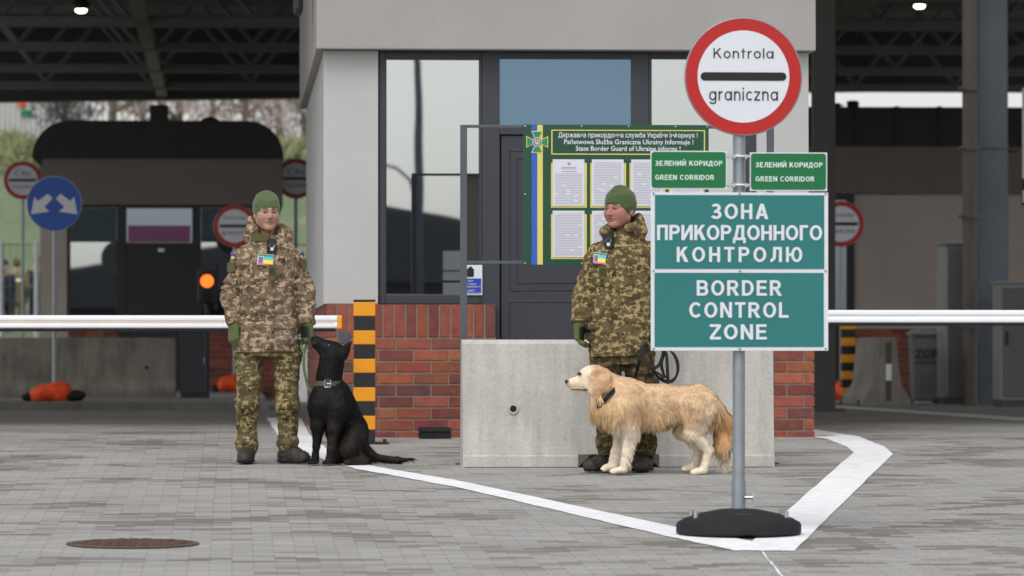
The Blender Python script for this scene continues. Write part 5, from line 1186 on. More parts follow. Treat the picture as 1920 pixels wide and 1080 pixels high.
def seam(o, ob, pts, name='placket', w=.05, mt=None):
    """raised cloth strip lying on the jacket front along (x, z) points"""
    V, Fc = [], []; N = 26; P = [np.array(p) for p in pts]; 
    for k in range(N+1):
        u = k/N*(len(P)-1); j = min(int(u), len(P)-2); p = P[j]+(P[j+1]-P[j])*(u-j)
        for e in (-.5, -.42, .42, .5): x = p[0]+e*w; V.append((x, surf_y(ob, x, p[1])-(.008 if abs(e) < .45 else -.004), p[1]))
    for k in range(N): Fc += [(k*4+j, k*4+j+1, k*4+5+j, k*4+4+j) for j in range(3)]
    m = MB(); m.add(V, Fc); return m.build(name, mt, o, True, False)

def cloth_patch(o, ob, x, z, w, h, mt, name='pocket_flap', tilt=0.0):
    """raised cloth piece following the garment surface"""
    V, Fc = [], []; n, k = 8, 5
    for a in range(n+1):
        for b in range(k+1):
            u, v = (a/n-.5)*w, (b/k-.5)*h; xx, zz = x+u, z+v+u*tilt; e = a in (0, n) or b in (0, k); V.append((xx, surf_y(ob, xx, zz)-(-.003 if e else .0075), zz))
    for a in range(n):
        for b in range(k): q = a*(k+1)+b; Fc.append((q, q+1, q+k+2, q+k+1))
    m = MB(); m.add(V, Fc); return m.build(name, mt, o, True, False)
# ---- soldier beside the black dog
g1 = gnd(502, 869); S1 = 8400/((g1-CAM).dot(CF))
o1 = thing('person', 'soldier in tan camouflage with bright green beanie facing forward, black dog at his side', 'person', (g1.x, g1.y, gz(g1.y)+.003))
def u1(px, py, y=0): return ((px-502)/S1, y, (869-py)/S1)
HC1 = u1(500, 399.5, -.02); YAW1 = .21
J1 = dict(neck=u1(501, 452, .03), hipz=.86, hip=(-.005, .0), mid=(0, 0), chest=(0, .0), shz=1.43, gaze=-.0015,
  shl=u1(454, 486, .01), shr=u1(549, 485, .01), ell=u1(432.5, 553, .015), elr=u1(573, 553, .015), wrl=u1(438.5, 608, -.045), wrr=u1(576, 606, -.03),
  hpl=u1(468, 662, .0), hpr=u1(538, 662, .0), knl=u1(464, 755, -.015), knr=u1(538, 755, -.015), anl=u1(463, 843, .01), anr=u1(540, 843, .015),
  chest3=u1(502, 470, .0), collar=u1(502, 438, .0), hood=[(u1(470,418,.05), (.032,.05,.05)), (u1(474,432,-.02), (.04,.05,.035)), (u1(536,436,.02), (.04,.05,.035))], back=u1(502, 440, .09), waist=u1(0, 592)[2],
  torso=[(u1(0,662)[2], *u1(501,0)[:2], .214, .150), (u1(0,640)[2], *u1(501,0)[:2], .210, .152), (u1(0,594)[2], *u1(503,0)[:2], .190, .140), (u1(0,540)[2], *u1(503,0)[:2], .186, .142), (u1(0,490)[2], *u1(503,0)[:2], .182, .132), (u1(0,464)[2], *u1(502,0)[:2], .136, .105), (u1(0,446)[2], *u1(502,0)[:2], .09, .085)],
  seat=[(.70, *u1(503,0)[:2], .205, .125), (.90, *u1(502,0)[:2], .195, .13)], leg=(.098, .075, .064), arm=(.070, .067, .056))
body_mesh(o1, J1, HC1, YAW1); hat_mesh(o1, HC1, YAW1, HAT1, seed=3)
jk = jacket_mesh(o1, J1, CAM1J, 11); trousers_mesh(o1, J1, CAM1T, 31)
seam(o1, jk, [u1(507, 470)[::2], u1(506, 560)[::2], u1(505, 655)[::2]], 'placket', .062, CAM1J)
for px in (474, 533): cloth_patch(o1, jk, *u1(px, 612)[::2], .15, .052, CAM1J, tilt=.03 if px < 500 else -.03)
for px in (471, 537): cloth_patch(o1, jk, *u1(px, 505)[::2], .018, .15, CAM1J, 'pocket_zip')
for s, an, ang in (('l', J1['anl'], -.12), ('r', J1['anr'], .75)): boot_mesh(o1, an, ang)
glove_mesh(o1, np.array(J1['wrl'])+(0, 0, -.006), (.03, -.10, -1), (.72, .42, .0), (.50, .62), side=-1)
glove_mesh(o1, np.array(J1['wrr'])+(0, 0, -.006), (-.02, -.12, -1), (-.75, -.45, 0), (.60, .80), side=1, grip=1)
chest_kit(o1, *u1(509, 463)[::2], surf_y(jk, u1(509, 463)[0], u1(509, 463)[2])-.012, .05, (u1(497, 489)[0], u1(497, 489)[2], surf_y(jk, u1(497, 489)[0], u1(497, 489)[2])-.010, .08), (u1(510, 511)[0], u1(510, 511)[2], surf_y(jk, u1(510, 511)[0], u1(510, 511)[2])-.012))
def patch(o, ob, x, z, w, h_, rz_, nm, mats, split=None):
    y = surf_y(ob, x, z)-.004; m = MB(); m.box((-w/2, -.003, -h_/2), (w/2, .004, h_/2), .002); p = m.build(nm, mats, o); p.location = (x, y, z); p.rotation_euler = (0, 0, rz_)
    if split: m = MB(); m.add([(-w/2+.002, -.0042, -h_/2+.002), (w/2-.002, -.0042, -h_/2+.002), (w/2-.002, -.0042, 0), (-w/2+.002, -.0042, 0)], [(0,1,2,3)]); m.build('yellow_half', split, p)
    return p
FB, FY = mat_plain('flag_blue', lin(48, 76, 160), .7), mat_plain('flag_yellow', lin(232, 196, 56), .7)
patch(o1, jk, *u1(437, 482)[::2], .034, .036, -.75, 'flag_patch', FB, FY); patch(o1, jk, *u1(433, 502)[::2], .060, .062, -.6, 'arm_patch', OLIVE); patch(o1, jk, *u1(564, 480)[::2], .022, .034, .8, 'flag_patch', FB, FY); patch(o1, jk, *u1(570, 497)[::2], .045, .07, .8, 'arm_patch', OLIVE)
patch(o1, jk, *u1(489, 447)[::2], .125, .045, -.2, 'collar_tab', OLIVE)

# ---- soldier behind the pale dog
g2 = gnd(1163, 885); S2 = 8400/((g2-CAM).dot(CF))
o2 = thing('person', 'soldier in yellowish camouflage and olive beanie looking aside, pale dog before him', 'person', (g2.x, g2.y, gz(g2.y)+.003))
def u2(px, py, y=0): return ((px-1163)/S2, y, (885-py)/S2)
HC2 = u2(1160.5, 393, -.02); YAW2 = -.72
J2 = dict(neck=u2(1170, 450, .03), hipz=.86, hip=(.02, .0), mid=(.02, 0), chest=(.02, .0), shz=1.43, yaw=-.4,
  shl=u2(1122, 482, .0), shr=u2(1221, 480, .02), ell=u2(1095, 556, .03), elr=u2(1238, 556, .04), wrl=u2(1085, 606, -.035), wrr=u2(1219, 617, -.05),
  hpl=u2(1137, 672, .0), hpr=u2(1196, 672, .0), knl=u2(1138, 765, -.015), knr=u2(1207, 765, .0), anl=u2(1142, 850, .0), anr=u2(1209, 850, .02),
  chest3=u2(1165, 470, .0), collar=u2(1169, 433, -.0), hood=[(u2(1199,418,.05), (.045,.06,.065)), (u2(1192,428,-.03), (.045,.05,.045)), (u2(1180,428,-.08), (.04,.04,.03)), (u2(1136,434,-.05), (.035,.04,.034))], back=u2(1180, 440, .09), waist=u2(0, 600)[2],
  torso=[(u2(0,669)[2], *u2(1162,0)[:2], .196, .150), (u2(0,645)[2], *u2(1162,0)[:2], .202, .155), (u2(0,600)[2], *u2(1163,0)[:2], .206, .160), (u2(0,545)[2], *u2(1165,0)[:2], .200, .158), (u2(0,495)[2], *u2(1167,0)[:2], .188, .142), (u2(0,465)[2], *u2(1168,0)[:2], .150, .108), (u2(0,448)[2], *u2(1168,0)[:2], .095, .088)],
  seat=[(.68, *u2(1167,0)[:2], .185, .125), (.90, *u2(1166,0)[:2], .185, .135)], leg=(.106, .084, .070), cargo=True, arm=(.084, .076, .056))
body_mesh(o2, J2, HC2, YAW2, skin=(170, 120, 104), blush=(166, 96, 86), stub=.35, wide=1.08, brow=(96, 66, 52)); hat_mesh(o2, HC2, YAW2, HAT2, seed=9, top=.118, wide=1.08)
jk2 = jacket_mesh(o2, J2, CAM2J, 17); trousers_mesh(o2, J2, CAM2T, 37)
seam(o2, jk2, [u2(1141, 470)[::2], u2(1134, 560)[::2], u2(1136, 662)[::2]], 'placket', .055, CAM2J)
cloth_patch(o2, jk2, *u2(1185, 600)[::2], .15, .055, CAM2J); cloth_patch(o2, jk2, *u2(1180, 530)[::2], .016, .22, CAM2J, 'pocket_zip', 0); cloth_patch(o2, jk2, *u2(1110, 612)[::2], .06, .05, CAM2J)
for s, an, ang in (('l', J2['anl'], -1.05), ('r', J2['anr'], -.35)): boot_mesh(o2, an, ang)
glove_mesh(o2, np.array(J2['wrl'])+(0, 0, -.006), (-.0, -.08, -1), (.9, -.30, 0), (.45, .62), side=-1)
glove_mesh(o2, np.array(J2['wrr'])+(0, 0, -.006), (-.05, -.12, -1), (-.75, -.45, 0), (.8, 1.0), side=1, grip=1)
chest_kit(o2, *u2(1140, 454)[::2], surf_y(jk2, u2(1140, 454)[0], u2(1140, 454)[2])-.012, -.3, (u2(1122, 486)[0], u2(1122, 486)[2], surf_y(jk2, u2(1122, 486)[0], u2(1122, 486)[2])-.02, .15), (u2(1127, 513)[0], u2(1127, 513)[2], surf_y(jk2, u2(1127, 513)[0], u2(1127, 513)[2])-.014), sc=.76)

# ---- people far behind, beside the rear booth
def far_person(px, py_top, d, foot, ht, jc, tc, hc_, lab, yaw, cap=None, label=None):
    p = DD(px, 540, d); o = thing('person', lab, 'person', (p.x, p.y, foot), yaw); k = ht/1.80; h = .014
    J = dict(neck=(0, .03, 1.47*k), hipz=.86*k, hip=(0, 0), mid=(0, 0), chest=(0, 0), shz=1.42*k, shl=(-.19, 0, 1.38*k), shr=(.19, 0, 1.38*k), ell=(-.24, .02, 1.1*k), elr=(.24, .02, 1.1*k), wrl=(-.20, -.10, .92*k), wrr=(.2, -.1, .92*k), hpl=(-.1, 0, .80*k), hpr=(.1, 0, .80*k), knl=(-.11, -.01, .46*k), knr=(.11, -.01, .46*k), anl=(-.12, .01, .11*k), anr=(.12, .01, .11*k))
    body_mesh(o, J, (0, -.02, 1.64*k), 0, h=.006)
    i = Imp(h); i.sect([(.76*k, 0, 0, .19, .135), (1.0*k, 0, 0, .18, .13), (1.3*k, 0, 0, .20, .13), (1.43*k, 0, 0, .12, .09)], .04)
    for s in 'lr': i.seg(J['sh'+s], J['el'+s], .075, .065, .04); i.seg(J['el'+s], J['wr'+s], .062, .05, .02)
    i.mod(lambda P: .008*vnoise(P*10)); V, Fc = i.mesh(); npmesh('jacket', V, Fc, jc, o)
    i = Imp(h); i.sect([(.70*k, 0, 0, .18, .12), (.86*k, 0, 0, .17, .12)], .03)
    for s in 'lr': i.seg(J['hp'+s], J['kn'+s], .095, .075, .03); i.seg(J['kn'+s], J['an'+s], .072, .062, .03)
    i.mod(lambda P: .008*vnoise(P*10)); V, Fc = i.mesh(); npmesh('trousers', V, Fc, tc, o)
    for s in 'lr':
        boot_mesh(o, J['an'+s], 0, h=.012); i = Imp(.008); w = np.array(J['wr'+s]); i.ell(w+(0, -.03, -.07), (.032, .04, .06), .01)
        for q in range(4): i.seg(w+(-.02+.014*q, -.04, -.11), w+(-.02+.014*q, -.055, -.165+.01*abs(q-1.5)), .011, .009, .004)
        i.seg(w+(0, -.06, -.05), w+(0, -.095, -.09), .013, .011, .006); V, Fc = i.mesh(); npmesh('glove', V, Fc, BLK, o)
    hat_mesh(o, (0, -.02, 1.64*k), 0, hc_, h=.008)
    if label: m = MB(); m.box((-.10, .128, 1.24*k), (.10, .138, 1.30*k), .003); m.build('reflective_back_patch', WHITE, o)
OLV = mat_plain('olive_jacket', lin(108, 100, 66), .9, 0, .12, 8); NAVY = mat_plain('navy_cloth', lin(40, 42, 56), .9, 0, .1, 8)
far_person(31, 492, 97, .98, 1.70, OLV, OLV, OLIVE, 'distant person in olive uniform with a pale back patch', math.pi, label=1)
far_person(8, 492, 96, .92, 1.70, NAVY, NAVY, mat_knit('black_knit', lin(36, 36, 42)), 'distant person in dark clothes at the left frame edge, facing forward', .6)
far_person(70, 490, 98, 1.04, 1.70, NAVY, NAVY, mat_knit('dark_blue_knit', lin(40, 42, 58)), 'distant person in navy half hidden behind the rear booth edge', -.4)

# ================================================================== DOGS
def mat_fur(name, rough=.75, sheen=.2, spec=.2):
    t = NT(name); a = t.n('VertexColor', layer_name='tint'); n = t.noise(38, 3, .6); r = t.ramp(n, [(.3, (.86,)*3), (.7, (1.1,)*3)])
    t.set(Base_Color=t.mix(1.0, (a, 0), (r, 0), 'MULTIPLY'), Roughness=rough); t.bsdf.inputs['Specular IOR Level'].default_value = spec; t.bump(t.noise(90, 3, .6), .3, .003); return t.mat
FURG, FURB = mat_fur('golden_fur'), mat_fur('black_fur', .6, .2, .2)
LC = lambda *c: np.array(lin(*c)[:3])
def grow(V, Fc, n, flow, col, rg, width):
    """short tapering locks of hair rooted on a skin: flow(P, N) -> direction, length, lift"""
    v = V[Fc]; c = np.cross(v[:,2]-v[:,0], v[:,3]-v[:,1]); A = np.linalg.norm(c, axis=1)/2+1e-12; N = c/(2*A[:,None])
    f = rg.choice(len(Fc), n, p=A/A.sum()); u = rg.random((n, 2)); P = (v[f,0]*(1-u[:,:1])+v[f,1]*u[:,:1])*(1-u[:,1:])+(v[f,3]*(1-u[:,:1])+v[f,2]*u[:,:1])*u[:,1:]; N = N[f]
    D, L, lift = flow(P, N); keep = L > .004; P, N, D, L, lift = P[keep], N[keep], D[keep], L[keep], lift[keep]; n = len(P)
    cl = np.stack([vnoise(P*38+k*7.3) for k in range(3)], 1); D = D+cl*.55+rg.normal(size=(n, 3))*.13
    D = D-N*(D*N).sum(1)[:,None]; D /= np.linalg.norm(D, axis=1)[:,None]+1e-9; L = L*rg.uniform(.6, 1.25, n)
    C = col(P)*rg.uniform(.86, 1.13, (n, 1))*(1+.14*vnoise(P*30)[:,None])
    S = np.cross(D, N); S += N*rg.normal(size=(n, 1))*.35; S /= np.linalg.norm(S, axis=1)[:,None]+1e-9
    w = width*rg.uniform(.7, 1.3, (n, 1)); rows = []
    for t, k in ((0, 1), (.45, .85), (.8, .5), (1, .06)):
        q = P+D*(L*t)[:,None]+N*(L*lift*t*(1-.45*t))[:,None]+np.array([0, 0, -1])*(L*.22*t*t)[:,None]; rows += [q-S*w*k, q+S*w*k]
    VV = np.stack(rows, 1).reshape(-1, 3); b = (np.arange(n)*8)[:,None]
    FF = np.concatenate([b+np.array([0+2*j, 1+2*j, 3+2*j, 2+2*j]) for j in range(3)]); CC = np.repeat(C, 8, 0); return VV, FF, CC
# ---- pale dog
gd = gnd(1230, 889); SG = 8400/((gd-CAM).dot(CF))
dg = thing('dog', 'cream and golden long-haired dog standing in profile before the concrete barrier', 'dog', (gd.x, gd.y, gz(gd.y)+.003))
G_ = lambda px, py, y=0: ((px-1230)/SG, y, (890-py)/SG)
PX = lambda P: (P[...,0]*SG+1230, 890-P[...,2]*SG)
i = Imp(.0065); sq = (1, .80, 1)
i.seg(G_(1178,757), G_(1240,760), .134, .114, .05, sq=sq); i.seg(G_(1240,760), G_(1305,761), .112, .112, .05, sq=sq); i.ell(G_(1312,766), (.115, .105, .130), .05); i.ell(G_(1168,768), (.118, .115, .150), .05); i.ell(G_(1182,728), (.07, .05, .045), .05)
i.seg(G_(1166,750), G_(1130,718), .100, .076, .04, sq=(1, .85, 1)); i.ell(G_(1143,768), (.075, .085, .085), .05); i.seg(G_(1118,738), G_(1122,766), .058, .050, .04)
i.ell(G_(1114,708), (.082, .074, .074), .03); i.ell(G_(1100,705), (.055, .060, .052), .03); i.seg(G_(1094,716), G_(1069,720), .047, .031, .025); i.seg(G_(1098,728), G_(1073,729), .030, .020, .02); i.ell(G_(1062.5,717.5), (.020, .019, .017), .012); i.ell(G_(1105,724), (.05, .062, .05), .03)
i.seg(G_(1100,731, -.04), G_(1070,729, -.022), .003, .003, .004, '-')
for s in (-1, 1):
    i.seg(G_(1118,703, s*.074), G_(1112,732, s*.098), .036, .024, .006, sq=(1, .36, 1)); i.seg(G_(1131,703, s*.078), G_(1129,721, s*.106), .034, .038, .006, sq=(1, .36, 1)); i.seg(G_(1122,704, s*.085), G_(1117,734, s*.102), .040, .024, .006, sq=(1, .36, 1))
    i.ell(G_(1085.5,702.5, s*.046), (.0105, .012, .0095), .004)
for (sy, dx, dz) in ((-.078, 0, 0), (.075, -14, -4)):
    q = lambda px, py: G_(px+dx, py+dz, sy)
    i.seg(q(1174,770), q(1180,812), .076, .050, .04); i.seg(q(1180,812), q(1172,850), .044, .034, .02); i.seg(q(1172,850), q(1167,880), .032, .031, .015); i.ell(q(1158,883.5), (.052, .040, .025), .015)
    for t in (-1, 0, 1): i.ell(np.array(q(1148,885))+(0, t*.022, -.002), (.026, .014, .018), .006)
for (sy, dx, dz) in ((-.082, 0, 0), (.078, -13, -4)):
    q = lambda px, py: G_(px+dx, py+dz, sy)
    i.seg(q(1312,768), q(1297,812), .106, .060, .05); i.seg(q(1297,812), q(1326,846), .052, .032, .02); i.seg(q(1327,846), q(1318,880), .032, .028, .012); i.ell(q(1309,884.5), (.050, .038, .024), .015)
    for t in (-1, 0, 1): i.ell(np.array(q(1299,886))+(0, t*.021, -.002), (.024, .013, .017), .006)
i.seg(G_(1334,750), G_(1350,785), .042, .050, .03); i.seg(G_(1350,785), G_(1358,825), .048, .050, .03); i.seg(G_(1358,825), G_(1361,856), .048, .018, .03)
i.mod(lambda P: .006*vnoise(P*11)+.003*vnoise(P*24)); V, Fc = i.mesh()
def gcol(P):
    x, z = PX(P); n = vnoise(P*6)*9; C = np.tile(LC(212, 180, 144), (len(P), 1))
    def put(w, c): nonlocal C; w = np.clip(w, 0, 1)[:,None]; C = C*(1-w)+LC(*c)*w
    put((z+n*1.5-776)/44, (226, 212, 190)); put(np.clip((1196-x+n)/18, 0, 1)*np.clip((z-770+n)/25, 0, 1), (228, 214, 194)); put(np.exp(-(((x-1328)/17)**2+((z-790)/32)**2))*.95, (232, 216, 186)); put(np.exp(-(((x-1245)/50)**2+((z-790)/20)**2))*.8, (206, 172, 126))
    put(np.exp(-(((x-1175)/22)**2+((z-742)/22)**2))*.5, (222, 190, 146)); put(np.clip((1112-x)/8, 0, 1)*np.clip((748-z)/6, 0, 1), (232, 212, 184)); put(np.clip(1.6-1.3*np.hypot((x-1122)/22, (z-716)/27), 0, 1)*(np.abs(P[:,1]) > .062)*.9, (200, 158, 122)); put(np.exp(-(((x-1124)/10)**2+((z-712)/10)**2))*(np.abs(P[:,1]) > .062)*.6, (212, 176, 144)); put(np.clip((1150-x)/10, 0, 1)*np.clip((z-742)/8, 0, 1)*np.clip((790-z)/8, 0, 1), (214, 180, 132))
    put(np.clip((x-1336)/6, 0, 1)*np.clip((z-750)/10, 0, 1)*np.clip((845-z)/30, 0, 1), (206, 162, 114)); put(np.exp(-(((x-1331)/5)**2+((z-838)/9)**2))*.6, (206, 158, 108)); return C
C = gcol(V); x, z = PX(V)
def dark(w, c): 
    global C; w = np.clip(w, 0, 1)[:,None]; C = C*(1-w)+LC(*c)*w
dark(1.6-np.hypot((x-1060.5)/5, (z-717)/5), (48, 38, 36)); dark(1.5-np.hypot((x-1084.5)/4.6, (z-702.5)/3.6), (34, 24, 20)); dark((np.abs(z-732.5-(x-1085)*.02) < 1.3)*(x > 1070)*(x < 1099)*.8, (60, 44, 40)); dark(1.2-np.hypot((x-1096)/5.5, (z-733)/2.6), (52, 40, 38)); dark(np.exp(-(((x-1066)/5)**2+((z-727)/7)**2))*.5, (120, 112, 112))
npmesh('body', V, Fc, FURG, dg, attrs={'tint': C})
def gflow(P, N):
    x, z = PX(P); n = len(P); D = np.tile(np.array([.75, 0, -.62]), (n, 1)); L = np.full(n, .034); lift = np.full(n, .22)
    def rule(m, d, l, li=None):
        D[m] = d; L[m] = l
        if li is not None: lift[m] = li
    rule(z < 745, (1, 0, -.18), .026, .15); rule((z > 772) & (x > 1188) & (x < 1280), (.30, 0, -1), .085, .16); m_ = (z > 772) & (x > 1225) & (x < 1280); L[m_] = .085-.055*(x[m_]-1225)/55; rule((x < 1190) & (z > 735) & (z < 806), (.22, 0, -1), .060, .3); rule((x >= 1150) & (x < 1200) & (z > 722) & (z < 765), (.7, 0, -.8), .055, .25)
    rule((x < 1160) & (z > 742) & (z < 790), (.25, 0, -1), .085, .3); rule((x < 1160) & (z < 742) & (x > 1126), (.7, 0, -.75), .045, .25)
    rule((x > 1296) & (z < 815) & (z > 750), (.45, 0, -1), .040, .2); rule((z > 806) & (x < 1215), (.15, 0, -1), .014, .12); rule((z > 800) & (z < 868) & (x < 1225) & (N[:,0] > .15), (.65, 0, -.95), .042, .25); rule((z > 815) & (x > 1265) & (x < 1345), (.2, 0, -1), .016, .12)
    rule((x > 1338) & (z > 748), (.10, 0, -1), .095, .22); rule((x > 1326) & (z > 785) & (z < 830) & (N[:,0] > .3), (.5, 0, -1), .06, .3)
    rule((x < 1127) & (z < 742), (1, 0, -.15), .011, .08); m_ = (x < 1112) & (z < 742); L[m_] = np.clip((x[m_]-1092)/20, 0, 1)*.011; lift[m_] = .05; rule((x < 1152) & (z < 742) & (x >= 1112), (.8, 0, -.5), .020, .1); rule((np.hypot((x-1124)/21, (z-715)/26) < 1) & (np.abs(P[:,1]) > .062), (.12, 0, -1), .017, .08); rule((x > 1258) & (x < 1312) & (z > 785) & (z < 822), (.45, 0, -1), .03, .15); rule(z > 877, (0, 0, -1), .0); return D, L, lift
rg = np.random.default_rng(5); VV, FF, CC = grow(V, Fc, 52000, gflow, gcol, rg, .0021); npmesh('fur', VV, FF, FURG, dg, attrs={'tint': CC})
# collar, tilted round the neck
def band(par, name, c, ax, r, w, mt, th=.004, sqx=1.0, n=40):
    ax = Vector(ax).normalized(); u = ax.cross(Vector((0, 1, 0))).normalized(); v = Vector((0, 1, 0)); c = Vector(c); m = MB(); V_, F_ = [], []
    for k in range(n):
        a = 2*math.pi*k/n; d = u*math.cos(a)+v*math.sin(a)*sqx
        for rr, s in ((r, -1), (r+th, -1), (r+th, 1), (r, 1)): V_.append(c+d*rr+ax*s*w/2)
    for k in range(n):
        k2 = (k+1) % n
        for j in range(4): F_.append((k*4+j, k2*4+j, k2*4+(j+1) % 4, k*4+(j+1) % 4))
    m.add(V_, F_); return m.build(name, mt, par, True)
STRAP = mat_plain('black_webbing', lin(30, 29, 30), .8, 0, .2, 40, .3, 200); LEATHER = mat_plain('dark_leather', lin(82, 72, 58), .55, 0, .2, 20, .3, 80)
band(dg, 'collar', G_(1138, 745), (-37, 0, 36), .112, .026, STRAP, sqx=.88)
m = MB(); m.ell = None; m.box(Vector(G_(1123, 760, -.07))-Vector((.022, .016, .022)), Vector(G_(1123, 760, -.07))+Vector((.012, .012, .022)), .006); m.build('collar_clip', BLK, dg)

# ---- black dog
gb = gnd(630, 871.5); SB = 8400/((gb-CAM).dot(CF))
db = thing('dog', 'black short-haired dog sitting and looking up at its handler’s glove', 'dog', (gb.x, gb.y, gz(gb.y)+.003))
B_ = lambda px, py, y=0: ((px-630)/SB, y, (873-py)/SB)
PB = lambda P: (P[...,0]*SB+630, 873-P[...,2]*SB)
i = Imp(.005)
i.ell(B_(614,760, -.02), (.118, .12, .125), .05); i.ell(B_(603,762, -.06), (.075, .075, .11), .04); i.ell(B_(635,765, -.075), (.078, .075, .115), .04)
i.seg(B_(622,748, .02), B_(652,824, .12), .108, .128, .06); i.seg(B_(632,738, .05), B_(664,806, .13), .075, .088, .06); i.seg(B_(612,738, -.01), B_(622,676, .01), .081, .083, .035); i.ell(B_(658,838, .12), (.095, .12, .10), .05)
i.ell(B_(628,664), (.068, .072, .066), .03); i.ell(B_(617,655), (.052, .058, .045), .03); i.seg(B_(612,656), B_(592.5,642.5), .048, .033, .02); i.seg(B_(612,667), B_(592,649), .034, .020, .02); i.ell(B_(588.5,638), (.0165, .019, .016), .008); i.ell(B_(622,676), (.058, .062, .05), .03)
i.seg(B_(590,648, -.02), B_(607,666, -.045), .003, .003, .004, '-')
for s, ex, ez in ((-1, 0, 0), (1, -5, 3)):
    i.seg(B_(641+ex,667+ez, s*.052), B_(661+ex,639+ez, s*.066), .044, .002, .007, sq=(1, .40, 1)); i.ell(B_(648+ex,658+ez, s*.082), (.016, .016, .026), .008, '-')
    i.ell(B_(617.5,650, s*.048), (.0095, .010, .008), .004)
i.seg(B_(598,768, -.06), B_(596,800, -.07), .066, .046, .03); i.seg(B_(596,800, -.07), B_(592.5,838, -.075), .041, .027, .02); i.seg(B_(592.5,838, -.075), B_(590,866, -.075), .026, .027, .01); i.ell(B_(586.5,868, -.09), (.036, .048, .020), .012)
i.seg(B_(632,772, -.09), B_(626,806, -.11), .068, .047, .03); i.seg(B_(626,806, -.11), B_(620.5,842, -.12), .042, .028, .02); i.seg(B_(620.5,842, -.12), B_(616.5,867, -.12), .027, .028, .01); i.ell(B_(613,869.5, -.135), (.038, .050, .020), .012)
for cx, cy, y in ((586.5,869.5,-.125), (613,871,-.17)):
    for t in (-1.5, -.5, .5, 1.5): i.ell(np.array(B_(cx, cy, y))+(t*.017, 0, 0), (.011, .022, .014), .004)
i.seg(B_(666,820, -.03), B_(655,846, -.10), .082, .066, .035); i.seg(B_(660,842, -.10), B_(677,862, -.09), .048, .034, .02); i.seg(B_(686,866, -.11), B_(656,867.5, -.15), .030, .024, .015); i.ell(B_(651,868, -.16), (.030, .032, .019), .01)
i.seg(B_(648,846, .14), B_(630,866, .06), .06, .032, .03); i.seg(B_(640,867, .08), B_(622,868, .05), .026, .022, .01)
i.seg(B_(680,842, .12), B_(702,861, .09), .045, .030, .03); i.seg(B_(702,861, .09), B_(745,866.5, .05), .029, .023, .02); i.seg(B_(745,866.5, .05), B_(774,863, .04), .022, .006, .02)
i.fnc(lambda P: P[...,2]-.002, (-.5, -.5, -.15), (.8, .5, .0), .004, '-')
i.mod(lambda P: .004*vnoise(P*12)+.0016*vnoise(P*40)); V, Fc = i.mesh(); x, z = PB(V)
def bcol(P):
    x, z = PB(P); n = np.clip(.5+vnoise(P*np.array([22, 22, 10])), 0, 1); C = np.tile(LC(13, 12, 13), (len(P), 1)); br = np.clip((z-770)/60, 0, 1)*n*.75
    C = C*(1-br[:,None])+LC(44, 34, 28)*br[:,None]; return C
C = bcol(V); dark(.6*np.exp(-(((x-600)/9)**2+((z-664)/8)**2)), (40, 37, 37)); dark(1.3-np.hypot((x-617)/3.2, (z-649.6)/2.6), (20, 14, 12)); dark(.5*np.exp(-(((x-588)/4)**2+((z-645)/3)**2)), (96, 90, 92))
npmesh('body', V, Fc, FURB, db, attrs={'tint': C})
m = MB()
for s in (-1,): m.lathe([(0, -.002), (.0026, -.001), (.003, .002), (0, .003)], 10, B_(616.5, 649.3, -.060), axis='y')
m.build('eye_glint', mat_plain('painted_glint', lin(200, 200, 205), .1), db, True)  # pale bead set on the eye as a painted highlight
def bflow(P, N):
    x, z = PB(P); n = len(P); D = np.tile(np.array([.15, 0, -1.]), (n, 1)); L = np.full(n, .020); lift = np.full(n, .12); h = z < 682; D[h] = (.8, 0, -.4); L[h] = .007; L[z > 862] = .0; t = (x > 692) & (z > 845); D[t] = (1, 0, -.1); L[t] = .03; lift[t] = .15; k = (x > 600) & (x < 690) & (z > 690) & (z < 760) & ~h; L[k] = .026; return D, L, lift
VV, FF, CC = grow(V, Fc, 16000, bflow, bcol, rg, .0016); npmesh('fur', VV, FF, FURB, db, attrs={'tint': CC})
cb = band(db, 'collar', B_(613.5, 721.5, -.01), (.0, 0.06, 1), .086, .034, LEATHER, .005)
m = MB(); bc = Vector(B_(613.5, 721.5, -.108)); L_ = [(-.019, -.024), (.019, -.024), (.019, .024), (-.019, .024), (-.019, -.024)]; m.tube([bc+Vector((a, 0, b)) for a, b in L_], .0032, 6); m.tube([bc+Vector((-.004, -.004, 0)), bc+Vector((.024, -.004, 0))], .0028, 6); m.build('buckle', CHROME, cb)
m = MB(); m.lathe([(.010, -.002), (.013, -.002), (.013, .002), (.010, .002)], 16, Vector(B_(613.5, 729, -.105)), axis='y', caps=False); m.build('ring', CHROME, cb)

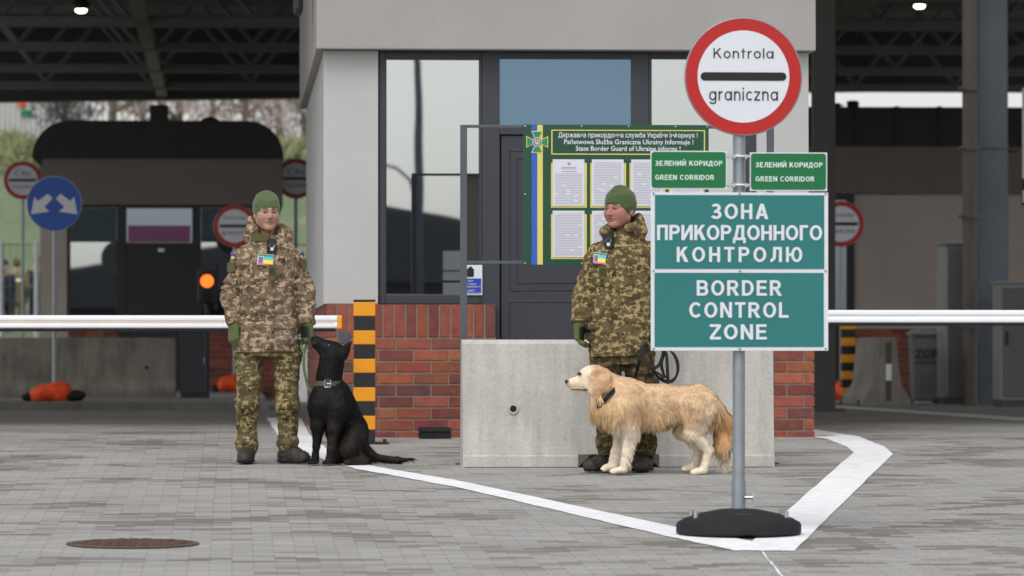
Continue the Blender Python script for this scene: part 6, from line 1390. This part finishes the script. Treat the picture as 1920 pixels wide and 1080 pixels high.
# ================================================================== DOG LEADS
def lead(lab, paths, w, mt, d):
    m = MB()
    for pts in paths:
        Q = [at_d(px, py, d+dd) for px, py, dd in pts]; R_ = []
        for k in range(len(Q)-1):
            p0_, p1_, p2_, p3_ = Q[max(k-1, 0)], Q[k], Q[k+1], Q[min(k+2, len(Q)-1)]
            for s in range(6): t = s/6; R_.append(.5*((2*p1_)+(p2_-p0_)*t+(2*p0_-5*p1_+4*p2_-p3_)*t*t+(3*p1_-p0_-3*p2_+p3_)*t**3))
        R_.append(Q[-1]); side = [Vector((math.cos(.5+.35*math.sin(k*.35)), math.sin(.5+.35*math.sin(k*.35)), 0)) for k in range(len(R_))]; m.ribbon(R_, w, .0016, side)
    o = m.build('dog_lead', mt); return tag(o, lab, 'dog lead')
dG = (gd-CAM).dot(CF); dS2 = (g2-CAM).dot(CF)
lead('black webbing lead hanging in loops beside the teal sign edge', [
  [(1217,640,.30), (1209,648,.24), (1201,660,.2), (1197,683,.2), (1187,722,.34), (1180,732,.36)],
  [(1219,640,.28), (1209,650,.23), (1207,667,.2), (1213,683,.18), (1227,695,.17), (1246,708,.17)],
  [(1226,640,.29), (1243,655,.22), (1238,680,.19), (1228,690,.16), (1219,688,.15)],
  [(1228,640,.29), (1256,657,.26), (1268,673,.25), (1271,693,.25), (1265,710,.23), (1252,716,.2), (1235,708,.185), (1223,693,.2), (1214,683,.22)],
  [(1232,642,.28), (1248,658,.2), (1251,687,.155), (1252.5,720,.15)], [(1230,642,.28), (1246,656,.21), (1240,680,.2), (1243,697,.19), (1248,709,.18)]], .022, STRAP, dS2-.35)
dS1 = (g1-CAM).dot(CF)
lead('green webbing lead from the soldier’s right-hand glove to the black dog', [[(578,632,-.05), (573,650,-.06), (570,668,-.08), (570,690,-.08), (574,712,-.08), (581,732,-.08), (590,741,-.07), (600,728,-.08)], [(577,634,-.045), (566,642,-.055), (566,652,-.06), (572,658,-.07)]], .020, mat_plain('green_webbing', lin(96, 116, 76), .85, 0, .15, 40, .2, 200), dS1)
